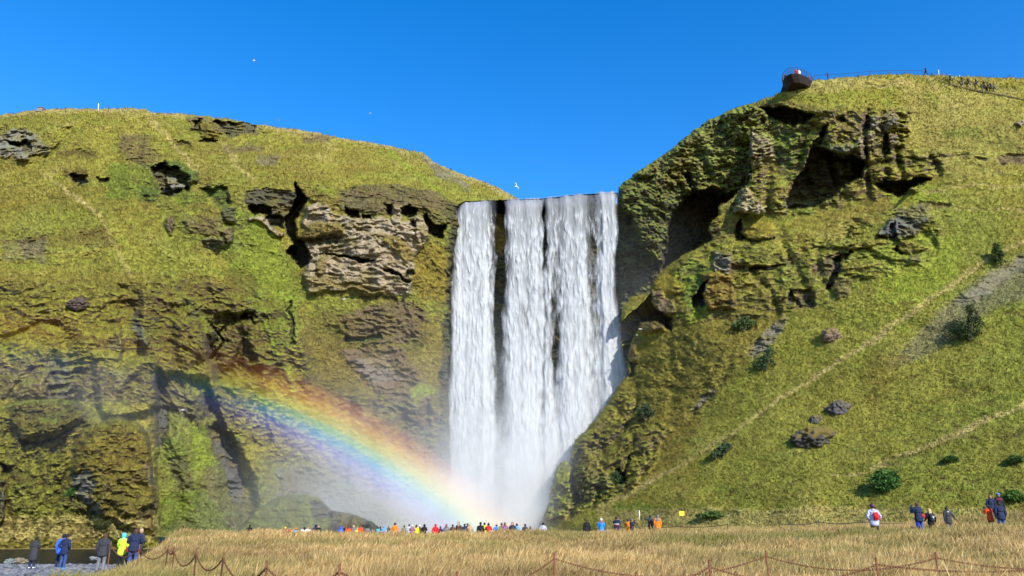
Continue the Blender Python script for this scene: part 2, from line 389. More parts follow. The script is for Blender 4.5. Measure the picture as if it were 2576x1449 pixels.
f1 = [
    ([(-160, 720), (60, 705), (300, 725), (480, 690), (640, 745), (760, 790), (790, 990), (1120, 1000), (1135, 1260), (880, 1230), (600, 1120), (400, 1010), (-160, 1010)], 0, 'crag', .85, 26),
    ([(300, 350), (400, 330), (480, 400), (620, 470), (640, 640), (480, 640), (420, 520), (330, 500)], 0, 'crag', .5, 20), ([(-160, 570), (120, 560), (300, 590), (280, 680), (-160, 690)], 0, 'crag', .35, 20), (box(-160, 310, 180, 410), 0, 'crag', .5, 16), (box(460, 285, 680, 345), 0, 'crag', .5, 12),
    ([(600, 470), (1000, 440), (1150, 500), (1140, 800), (1000, 900), (780, 800), (760, 600)], 0, 'crag', .32, 14),
    # broad ground colours
    (box(-160, 690, 620, 1010), 0, 'moss', .75, 40, .12), ([(0, 760), (420, 730), (640, 800), (760, 900), (800, 1010), (420, 1010), (0, 990)], 0, 'mustard', .45, 30, .12),
    ([(300, 740), (520, 700), (700, 780), (720, 960), (560, 960), (420, 900), (330, 860)], 0, 'brown', .55, 25, .3),
    ([(560, 520), (640, 530), (700, 600), (745, 660), (762, 720), (750, 860), (700, 900), (640, 800), (590, 720), (555, 640)], 0, 'lush', .5, 14),
    ([(600, 540), (660, 560), (700, 640), (740, 760), (700, 760), (620, 650)], 0, 'lime', .3, 18),
    (box(270, 410, 400, 500), 0, 'lush', .55, 14), ([(390, 480), (480, 490), (520, 600), (440, 640), (400, 560)], 0, 'green', .6, 14),
    (box(440, 480, 520, 512), 0, 'lush', .5, 10), ([(760, 740), (860, 735), (1000, 745), (1060, 790), (1040, 860), (900, 850), (780, 830)], 0, 'green', .5, 14),
    ([(760, 790), (1060, 760), (1120, 900), (1130, 1200), (880, 1200), (760, 1000)], 0, 'brown', .55, 24, .35),
    ([(845, 790), (1030, 745), (1075, 800), (1050, 850), (1000, 870), (880, 860)], 0, 'soil', .8, 9, .8),
    ([(850, 880), (1010, 870), (1080, 960), (1110, 1100), (1020, 1120), (930, 1000)], 0, 'soil', .8, 16, .8), ([(880, 900), (980, 890), (1010, 960), (940, 970)], 0, 'grey', .4, 10, .8),
    ([(780, 860), (870, 900), (960, 1000), (1020, 1080), (930, 1060), (820, 960)], 0, 'moss', .7, 10),
    ([(1030, 980), (1085, 965), (1100, 985), (1050, 1010)], 0, 'lime', .7, 6), ([(1050, 620), (1135, 610), (1130, 760), (1060, 760), (1030, 690)], 0, 'mustard', .75, 9, .35),
    ([(1095, 560), (1150, 540), (1148, 640), (1120, 640)], 0, 'green', .6, 7), ([(1050, 800), (1110, 790), (1120, 1000), (1060, 960)], 0, 'moss', .7, 9),
    # straw lines running down the turf
    (strip([(110, 440), (200, 500), (250, 545), (300, 640), (330, 700)], [6, 9, 8, 6, 3]), 0, 'straw', .75, 4),
    (strip([(370, 290), (410, 330), (470, 400), (500, 440)], [7, 12, 10, 5]), 0, 'straw', .75, 4), (strip([(560, 360), (600, 420), (640, 450)], 9), 0, 'straw', .6, 5),
    (strip([(960, 365), (1030, 420), (1090, 470), (1130, 500)], [8, 16, 14, 8]), 0, 'lime', .5, 6), (strip([(1130, 500), (1200, 480), (1290, 495)], 12), 0, 'olive', .5, 5),
    (strip([(1065, 390), (1110, 430), (1180, 470)], [20, 26, 14]), 0, 'talus', .7, 7, .5),
    (strip([(-160, 300), (0, 294), (60, 284), (130, 278), (240, 277), (355, 277), (480, 293), (640, 316), (780, 335), (960, 368), (1062, 387), (1130, 430), (1230, 465), (1300, 500)], 13), 0, 'straw', .6, 5),  # pale straw rim, skyline highlight put into the grass colour
    (box(-160, 930, 400, 1012), 0, 'slate', .35, 16, .3), (strip([(400, 925), (406, 975), (388, 1030), (384, 1110)], [8, 22, 26, 10]), 1.4, 'dark', .75, 7),  # wall behind the knoll greyed, shadow line at its right edge painted dark
    # rock along the top
    ([(0, 335), (60, 325), (95, 340), (130, 370), (120, 388), (70, 385), (60, 398), (0, 395)], -.6, 'grey', .9, 5), ([(14, 347), (30, 352), (58, 360), (74, 350), (78, 378), (66, 383), (40, 372)], 3.5, 'black', .95, 2.5),
    (box(140, 378, 250, 395), .6, 'brown', .8, 6), ([(470, 300), (500, 292), (560, 300), (640, 318), (655, 326), (640, 334), (560, 330), (480, 325)], -.5, 'soil', .9, 4, .7),
    ([(540, 305), (580, 303), (645, 318), (640, 329), (606, 334), (590, 346), (572, 346)], 4.2, 'black', .9, 2.5), ([(486, 303), (506, 300), (505, 332), (488, 328)], 3.0, 'black', .9, 2.5),
    ([(506, 308), (532, 311), (546, 352), (520, 356), (505, 345)], -.8, 'moss', .8, 3, .6), (box(505, 350, 545, 357), 1.6, 'black', .9, 2),
    (box(445, 352, 480, 366), .9, 'brown', .9, 4), (box(560, 365, 660, 385), .5, 'soil', .6, 7), ([(310, 335), (370, 345), (400, 400), (380, 420), (320, 405), (300, 370)], .4, 'soil', .75, 9),
    (box(650, 395, 700, 410), .5, 'talus', .7, 7), (box(760, 340, 830, 358), .6, 'soil', .7, 5),
    # hollows in the left slope
    ([(172, 438), (190, 434), (222, 446), (222, 458), (205, 464), (182, 458)], 3.0, 'black', .9, 2.5), (box(165, 425, 225, 440), -.5, 'brown', .8, 5), (box(246, 448, 278, 462), 2.2, 'dark', .9, 2.5),
    ([(383, 424), (410, 412), (440, 420), (472, 445), (476, 480), (440, 491), (405, 489), (395, 455)], 5.0, 'black', .95, 3), ([(412, 405), (450, 405), (500, 440), (502, 466), (470, 455), (440, 432)], -1.2, 'pine', .85, 4, .3),
    ([(415, 450), (440, 445), (472, 470), (465, 480), (430, 478)], -2.6, 'grey', .9, 3), (box(345, 470, 395, 510), 0, 'pine', .6, 7),
    ([(508, 475), (560, 468), (575, 490), (570, 520), (545, 515), (520, 500)], 2.0, 'pine', .85, 5, .2), ([(565, 515), (592, 520), (592, 560), (570, 560), (555, 535)], -1.4, 'dark', .85, 4),
    ([(420, 545), (442, 543), (442, 565), (435, 590), (418, 585)], -1.0, 'soil', .85, 4, .8), ([(510, 600), (560, 595), (562, 625), (540, 630), (515, 620)], -1.0, 'slate', .8, 4), ([(465, 545), (560, 545), (565, 590), (480, 580)], -.8, 'soil', .6, 9),
    ([(555, 580), (580, 570), (590, 600), (570, 612)], -1.0, 'soil', .85, 4, .8), ([(40, 610), (110, 590), (100, 640), (60, 650)], .5, 'soil', .7, 8), (box(200, 570, 270, 600), .3, 'brown', .6, 9),
    (box(60, 590, 290, 620), 0, 'brown', .5, 14), (box(0, 600, 120, 660), 0, 'talus', .35, 14),
    # cliff left of the fall
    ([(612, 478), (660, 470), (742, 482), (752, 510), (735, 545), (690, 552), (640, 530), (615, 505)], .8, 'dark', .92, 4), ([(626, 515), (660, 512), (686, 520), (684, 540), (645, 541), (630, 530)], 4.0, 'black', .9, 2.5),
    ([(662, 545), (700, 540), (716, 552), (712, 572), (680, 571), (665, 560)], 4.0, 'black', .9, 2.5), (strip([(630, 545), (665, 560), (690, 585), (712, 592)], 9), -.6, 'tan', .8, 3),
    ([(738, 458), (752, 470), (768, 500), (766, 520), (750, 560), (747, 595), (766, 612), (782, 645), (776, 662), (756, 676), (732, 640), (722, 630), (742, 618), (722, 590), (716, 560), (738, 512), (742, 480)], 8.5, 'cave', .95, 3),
    ([(860, 475), (940, 462), (1010, 465), (1110, 488), (1152, 515), (1135, 555), (1060, 560), (1000, 545), (880, 540), (830, 505), (760, 500), (770, 470)], .0, 'dark', .62, 8), ([(860, 475), (1000, 468), (1110, 490), (1130, 530), (1000, 530), (870, 520)], -.6, 'soil', .6, 7),
    ([(755, 470), (830, 460), (860, 500), (835, 530), (770, 505)], -.8, 'moss', .75, 6, .5), ([(780, 465), (830, 462), (850, 500), (810, 490)], 0, 'lime', .4, 8),
    ([(775, 530), (790, 515), (820, 518), (850, 545), (960, 548), (1060, 572), (1078, 600), (1052, 640), (1040, 690), (1035, 736), (950, 738), (880, 728), (772, 738), (765, 690), (776, 655), (766, 615), (768, 570)], -1.0, 'tan', .92, 4),
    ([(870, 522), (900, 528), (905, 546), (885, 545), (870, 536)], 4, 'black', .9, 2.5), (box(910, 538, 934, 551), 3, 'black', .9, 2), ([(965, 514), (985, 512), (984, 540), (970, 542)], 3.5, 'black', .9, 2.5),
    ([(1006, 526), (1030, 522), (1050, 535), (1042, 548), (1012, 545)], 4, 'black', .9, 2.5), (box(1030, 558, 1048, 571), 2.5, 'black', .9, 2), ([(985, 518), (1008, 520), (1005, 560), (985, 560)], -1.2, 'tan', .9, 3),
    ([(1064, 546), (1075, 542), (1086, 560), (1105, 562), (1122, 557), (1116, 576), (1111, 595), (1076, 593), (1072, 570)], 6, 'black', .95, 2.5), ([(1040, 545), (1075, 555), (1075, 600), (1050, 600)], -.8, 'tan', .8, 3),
    ([(746, 582), (790, 556), (860, 565), (858, 588), (815, 588), (760, 602)], -1.8, 'moss', .9, 4, .2), ([(748, 598), (815, 590), (862, 596), (850, 610), (790, 615), (755, 612)], 1.2, 'dark', .8, 4),
    ([(960, 592), (1010, 600), (1045, 640), (1050, 660), (1015, 655), (985, 620)], -.9, 'mustard', .8, 5, .3), (strip([(805, 640), (860, 646), (900, 652), (940, 654)], [4, 6, 12, 4]), 2.6, 'black', .9, 1.8),
    (strip([(965, 678), (1000, 690), (1035, 712)], [5, 8, 9]), 2.4, 'black', .85, 1.8), ([(792, 652), (815, 650), (820, 675), (805, 690), (795, 680)], -1.1, 'moss', .7, 3, .8), (box(1020, 680, 1042, 693), 2, 'black', .8, 2),
    ([(770, 700), (870, 712), (960, 735), (900, 745), (780, 740)], -.7, 'moss', .6, 6, .5), (strip([(820, 710), (900, 722), (980, 735)], 8), 1.0, 'rust', .6, 3), (box(870, 842, 960, 858), 1.2, 'pine', .85, 4), (box(905, 745, 1000, 760), .8, 'brown', .8, 4),
    (strip([(728, 760), (736, 830), (738, 870)], 8), 1.6, 'pine', .8, 3), (strip([(660, 800), (700, 900), (735, 960), (740, 1030)], [8, 12, 16, 10]), -.5, 'lime', .6, 5),
    (strip([(430, 690), (450, 740), (520, 800), (560, 810)], [20, 22, 20, 8]), -.5, 'green', .5, 9), (strip([(590, 850), (640, 920), (650, 960)], 12), 0, 'green', .5, 6),
    # broken wall in the middle
    (strip([(480, 790), (540, 800), (600, 800), (645, 790)], [26, 40, 30, 20]), 2.2, 'dark', .75, 6), (strip([(606, 790), (620, 806), (640, 806)], 16), 3, 'black', .9, 3), (strip([(530, 815), (560, 860), (528, 905)], [8, 7, 6]), 2.4, 'black', .8, 2.5),
    (strip([(580, 815), (540, 850), (530, 900)], 7), 2, 'black', .7, 2.5), (box(500, 830, 600, 885), -.8, 'soil', .55, 9, .8), (strip([(505, 790), (520, 835), (560, 865)], [14, 14, 10]), -1, 'lime', .6, 4),
    (strip([(342, 780), (348, 830), (372, 862)], [8, 24, 10]), -.6, 'slate', .85, 4), (box(270, 845, 300, 880), 0, 'slate', .5, 8), (box(545, 920, 660, 960), 1.2, 'brown', .8, 8, .6), (strip([(610, 700), (660, 760), (690, 840)], 10), -.5, 'lime', .35, 6),
    (box(575, 680, 640, 750), .8, 'brown', .45, 10),
    ([(395, 940), (400, 960), (520, 960), (545, 1000), (530, 1060), (600, 1120), (640, 1345), (395, 1345)], 1.6, 'slate', .5, 16, .5),
    ([(455, 935), (500, 930), (520, 990), (505, 1060), (470, 1040)], -.9, 'lime', .5, 10, .1), ([(405, 1010), (470, 1060), (520, 1060), (530, 1150), (480, 1300), (400, 1330), (390, 1150)], -.8, 'green', .75, 14, .1),
    ([(530, 1100), (560, 1120), (600, 1200), (620, 1320), (560, 1300), (530, 1200)], 0, 'dim', .6, 9, .3), ([(120, 900), (170, 900), (195, 1010), (110, 1010)], .8, 'slate', .7, 8),
    ([(380, 920), (405, 950), (395, 1010), (375, 1000)], 1.0, 'dark', .7, 5), (box(640, 1150, 720, 1345), 0, 'dim', .5, 20, .2), ([(700, 1180), (900, 1150), (1130, 1230), (1130, 1345), (700, 1345)], 0, 'slate', .6, 20),
    # wet rock at the side of and behind the fall
    (strip([(1140, 515), (1140, 700), (1122, 850), (1122, 1010), (1118, 1230)], [26, 24, 22, 36, 70]), .6, 'wet', .9, 6, .8), ([(1153, 514), (1300, 506), (1400, 500), (1560, 488), (1640, 480), (1640, 1345), (1128, 1345), (1134, 850), (1142, 650)], 4.5, 'wet', .93, 5, .8),
    ([(1225, 540), (1270, 530), (1270, 640), (1220, 630)], 0, 'moss', .7, 8),
]
f1 += [
    # the deep corner right of the knoll and the mossy buttresses beside it
    ([(398, 935), (520, 950), (560, 1060), (640, 1200), (660, 1380), (396, 1380), (392, 1100)], 3.2, None, 1, 10), ([(470, 930), (518, 985), (540, 1080), (596, 1190), (632, 1380), (500, 1380), (450, 1200), (425, 1060)], -3.0, None, 1, 30),
    ([(404, 1060), (450, 1080), (480, 1200), (500, 1380), (400, 1380)], -1.6, None, 1, 26), ([(560, 970), (600, 960), (640, 1060), (690, 1200), (700, 1380), (650, 1380), (620, 1200)], -2.0, None, 1, 24), ([(230, 890), (395, 900), (402, 960), (385, 1040), (250, 1040)], -2.0, None, 1, 12),
    ([(300, 720), (350, 720), (360, 900), (310, 920)], 2.0, None, 1, 12), ([(540, 800), (610, 790), (640, 900), (560, 960), (520, 900)], 2.5, 'brown', .4, 14), ([(440, 780), (500, 770), (520, 900), (450, 930)], -1.8, None, 1, 12),
    ([(396, 925), (424, 955), (420, 1060), (408, 1130), (390, 1130)], .8, 'black', .85, 5), ([(525, 1075), (560, 1060), (602, 1150), (618, 1260), (590, 1260), (545, 1150)], .4, 'slate', .8, 6), ([(455, 1000), (515, 1000), (522, 1055), (480, 1062)], .6, 'dark', .7, 6), ([(518, 965), (548, 995), (545, 1060), (524, 1045)], 1.2, 'black', .8, 5),  # gully's missing shade painted black over dark rock; slabs are dark stone
    ([(478, 1055), (526, 1062), (538, 1170), (485, 1180)], 0, 'lime', .6, 7), ([(402, 1100), (455, 1085), (470, 1150), (425, 1165)], 0, 'lush', .4, 9), ([(425, 1160), (470, 1150), (490, 1240), (440, 1240)], .5, 'dark', .55, 7), ([(400, 1250), (520, 1230), (600, 1345), (400, 1345)], 0, 'lush', .42, 14),
    ([(380, 700), (420, 760), (400, 930), (360, 900)], 0, 'brown', .5, 12), ([(480, 830), (640, 800), (700, 960), (560, 1000), (500, 930)], 0, 'brown', .45, 20), ([(760, 960), (900, 980), (1000, 1060), (1100, 1180), (900, 1180), (780, 1080)], 0, 'brown', .4, 24),
    (box(1545, 490, 1640, 1000), 0, 'crag', 1.0, 6), (box(1545, 500, 1640, 760), 0, 'pine', .5, 14, .3), (box(1545, 760, 1640, 1000), 0, 'gorge', .6, 14),
]
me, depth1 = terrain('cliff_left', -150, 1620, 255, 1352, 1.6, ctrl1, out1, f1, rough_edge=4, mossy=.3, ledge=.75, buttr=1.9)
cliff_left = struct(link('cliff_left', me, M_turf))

# mossy knoll at the river
ctrl1b = [(-150, 1345, 90), (0, 1345, 90.5), (200, 1345, 91), (300, 1350, 91.5), (400, 1350, 93), (-150, 1000, 96), (0, 1010, 97), (200, 1005, 97), (390, 1060, 97), (100, 1180, 93), (300, 1180, 92.5), (395, 1200, 94), (230, 1100, 94.5), (40, 1120, 94.5), (200, 1250, 91)]
out1b = [(-170, 1005), (0, 1020), (30, 1012), (75, 1006), (130, 1003), (185, 1006), (225, 1035), (262, 1055), (300, 1048), (345, 1062), (372, 1085), (381, 1130), (388, 1200), (399, 1260), (397, 1320), (402, 1400), (-170, 1400)]
f1b = [
    ([(20, 1010), (130, 1000), (190, 1010), (215, 1060), (150, 1085), (80, 1110), (50, 1080)], -1.8, None, 1, 22), ([(240, 1075), (300, 1055), (350, 1080), (375, 1140), (385, 1260), (380, 1420), (330, 1420), (250, 1330), (205, 1230), (205, 1130)], -2.0, None, 1, 34), ([(20, 1180), (95, 1215), (85, 1245), (40, 1235)], -1.2, None, 1, 9),
    ([(-150, 1010), (60, 1010), (30, 1060), (120, 1110), (200, 1180), (180, 1240), (300, 1330), (-150, 1345)], 0, 'lime', .45, 16),
    (strip([(0, 1024), (75, 1011), (130, 1008), (185, 1011), (225, 1040), (262, 1060), (300, 1053), (345, 1067), (372, 1090)], 9), 0, 'lime', .6, 4),  # lit rim of the knoll painted lime along its top outline
    (box(-160, 1000, 405, 1290), 0, 'crag', .6, 14),
    (box(-160, 1020, 400, 1340), 0, 'moss', .5, 30, .1), ([(40, 1010), (190, 1005), (210, 1060), (60, 1100), (30, 1070)], -.8, 'brown', .6, 9, .2), ([(50, 1100), (90, 1112), (185, 1075), (175, 1088), (95, 1120), (60, 1118)], 2.6, 'black', .9, 3), ([(30, 1060), (190, 1050), (180, 1082), (60, 1105)], -1.0, 'moss', .6, 7, .1),
    ([(240, 1065), (330, 1050), (375, 1100), (395, 1260), (395, 1345), (330, 1330), (250, 1290), (180, 1220), (190, 1120)], -1.2, 'moss', .8, 8, .3), ([(250, 1070), (360, 1090), (370, 1180), (240, 1180)], 0, 'rust', .35, 16, .2),
    ([(185, 1195), (225, 1185), (240, 1220), (225, 1250), (260, 1290), (235, 1300), (190, 1255), (172, 1240)], .8, 'grey', .9, 5), ([(165, 1240), (210, 1260), (250, 1300), (215, 1300), (180, 1275)], .5, 'dark', .7, 5), ([(345, 1280), (390, 1265), (385, 1330), (345, 1310)], 1.4, 'dark', .8, 5),
    ([(0, 1165), (40, 1175), (95, 1210), (90, 1245), (60, 1240), (20, 1200), (0, 1195)], .5, 'brown', .8, 6), ([(0, 1168), (20, 1172), (30, 1185), (0, 1190)], 1.5, 'black', .7, 3), ([(360, 1170), (395, 1180), (395, 1230), (370, 1210)], .4, 'grey', .6, 6),
    ([(-150, 1200), (8, 1205), (14, 1260), (4, 1310), (-150, 1345)], -1.6, 'dark', .85, 3), ([(20, 1220), (170, 1220), (250, 1300), (120, 1330), (20, 1300)], 0, 'green', .45, 20), (box(100, 1040, 150, 1060), 0, 'lush', .6, 9), (box(180, 1235, 245, 1262), 0, 'pine', .0, 6),
    (box(-150, 1300, 420, 1360), 0, 'straw', .6, 14),
]
me, depth1b = terrain('knoll', -150, 410, 985, 1392, 1.3, ctrl1b, out1b, f1b, rough_edge=4, seed=3., mossy=.75, round_px=14, round_m=5, skirt=14)
knoll = struct(link('knoll', me, M_turf))

# dark rock at the foot of the spray
ctrl4 = [(600, 1345, 106), (700, 1345, 105), (800, 1345, 103), (950, 1345, 101), (770, 1250, 107), (860, 1290, 105), (940, 1320, 103), (620, 1300, 108)]
out4 = [(560, 1400), (600, 1330), (640, 1280), (700, 1248), (765, 1243), (800, 1250), (825, 1270), (835, 1283), (868, 1288), (905, 1298), (935, 1312), (958, 1330), (970, 1400)]
f4 = [(box(540, 1200, 1000, 1400), 0, 'dim', .7, 12, .5), ([(830, 1280), (960, 1290), (970, 1400), (820, 1400)], -.5, 'dark', .9, 8), ([(770, 1255), (830, 1262), (830, 1300), (790, 1310)], .8, 'dark', .8, 6)]
me, depth4 = terrain('rock_ridge', 556, 980, 1230, 1352, 1.5, ctrl4, out4, f4, rough_edge=4, seed=5., skirt=8, round_m=3)
struct(link('rock_ridge', me, M_turf))

# ------------------------------------------------------------------ dark wall right of the fall
ctrl2 = [(1500, 480, 131), (1555, 470, 130), (1555, 600, 132), (1560, 800, 134), (1600, 420, 130), (1700, 340, 128), (1800, 285, 125), (1900, 255, 121), (1960, 235, 119), (1640, 620, 128), (1640, 520, 128.5), (1700, 450, 128), (1800, 450, 128), (1900, 420, 126), (1980, 420, 124),
         (1700, 620, 134), (1800, 560, 134), (1750, 800, 136), (1900, 650, 132), (1980, 650, 131), (1600, 1000, 136), (1800, 1000, 134), (1980, 1000, 130)]
out2 = [(1552, 1100), (1553, 700), (1552, 560), (1553, 500), (1556, 470), (1570, 458), (1588, 442), (1600, 430), (1640, 408), (1690, 370), (1745, 325), (1790, 298), (1840, 272), (1900, 256), (1925, 275), (1985, 330), (1985, 1100)]
f2 = [
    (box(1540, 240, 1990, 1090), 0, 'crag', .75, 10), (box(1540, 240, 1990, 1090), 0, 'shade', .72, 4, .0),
    (box(1540, 240, 1990, 700), 0, 'green', .55, 30, .1), ([(1560, 440), (1640, 420), (1740, 480), (1730, 540), (1660, 640), (1600, 600), (1560, 540)], 0, 'pine', .62, 16, .1), ([(1620, 420), (1720, 370), (1780, 420), (1760, 500), (1680, 480)], 0, 'moss', .4, 16),
    ([(1600, 560), (1630, 540), (1655, 630), (1620, 625)], 0, 'brown', .6, 6), ([(1755, 440), (1790, 400), (1870, 330), (1890, 360), (1830, 450), (1780, 490)], 0, 'lime', .5, 8),
    (strip([(1735, 440), (1745, 470), (1735, 500)], 12), 3, 'pine', .7, 5), (strip([(1680, 430), (1720, 470)], 9), 1.2, 'dark', .6, 4), (box(1600, 440, 1640, 460), 1.2, 'dark', .6, 5),
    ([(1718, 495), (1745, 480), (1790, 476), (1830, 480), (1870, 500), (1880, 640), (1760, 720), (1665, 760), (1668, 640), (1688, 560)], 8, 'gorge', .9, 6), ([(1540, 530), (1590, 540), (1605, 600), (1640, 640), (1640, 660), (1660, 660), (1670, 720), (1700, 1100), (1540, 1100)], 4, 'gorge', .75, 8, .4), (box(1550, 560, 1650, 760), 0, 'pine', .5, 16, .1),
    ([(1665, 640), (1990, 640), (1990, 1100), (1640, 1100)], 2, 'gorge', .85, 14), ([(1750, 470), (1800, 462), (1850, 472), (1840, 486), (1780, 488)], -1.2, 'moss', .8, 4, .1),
]
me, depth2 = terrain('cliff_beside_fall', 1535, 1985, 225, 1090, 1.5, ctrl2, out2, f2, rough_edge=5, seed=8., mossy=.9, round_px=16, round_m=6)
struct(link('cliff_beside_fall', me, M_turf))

# ------------------------------------------------------------------ right hill
ctrl3 = [(1360, 1330, 118), (1500, 1300, 110), (1700, 1308, 98), (1900, 1312, 91), (2200, 1318, 84), (2600, 1318, 76), (2740, 1318, 74),
         (1440, 1150, 122), (1580, 930, 124), (1560, 800, 124.5), (1650, 690, 122.5), (1790, 600, 119), (1700, 1000, 115), (1760, 800, 115), (2000, 1000, 104), (2300, 1000, 96), (2600, 1000, 89), (2740, 1000, 87), (1500, 1200, 116), (2000, 1200, 93), (2300, 1200, 86),
         (1900, 700, 114), (2200, 700, 107), (2600, 700, 100), (1900, 450, 121), (2100, 450, 117), (2300, 450, 114), (2600, 450, 109), (1900, 255, 124), (1970, 225, 120), (2050, 200, 118), (2300, 187, 118), (2600, 195, 117), (2740, 200, 116)]
out3 = [(1340, 1340), (1358, 1318), (1372, 1285), (1382, 1250), (1390, 1205), (1398, 1180), (1410, 1163), (1426, 1160), (1434, 1178), (1436, 1130), (1446, 1105), (1470, 1085), (1500, 1052), (1530, 1010), (1556, 968), (1580, 943), (1577, 905), (1566, 880), (1560, 840),
        (1561, 800), (1568, 768), (1590, 748), (1620, 740), (1636, 728), (1645, 705), (1665, 680), (1695, 658), (1730, 635), (1775, 612), (1790, 603), (1782, 575), (1790, 556), (1808, 540), (1806, 520), (1835, 507), (1858, 480), (1870, 474), (1878, 470), (1890, 430), (1884, 400), (1880, 340), (1886, 305), (1896, 282), (1895, 262), (1915, 252), (1940, 243),
        (1968, 228), (1990, 222), (2020, 210), (2052, 201), (2110, 196), (2180, 190), (2240, 185), (2300, 187), (2400, 190), (2480, 194), (2560, 195), (2660, 200), (2760, 210), (2760, 1400), (1340, 1400)]
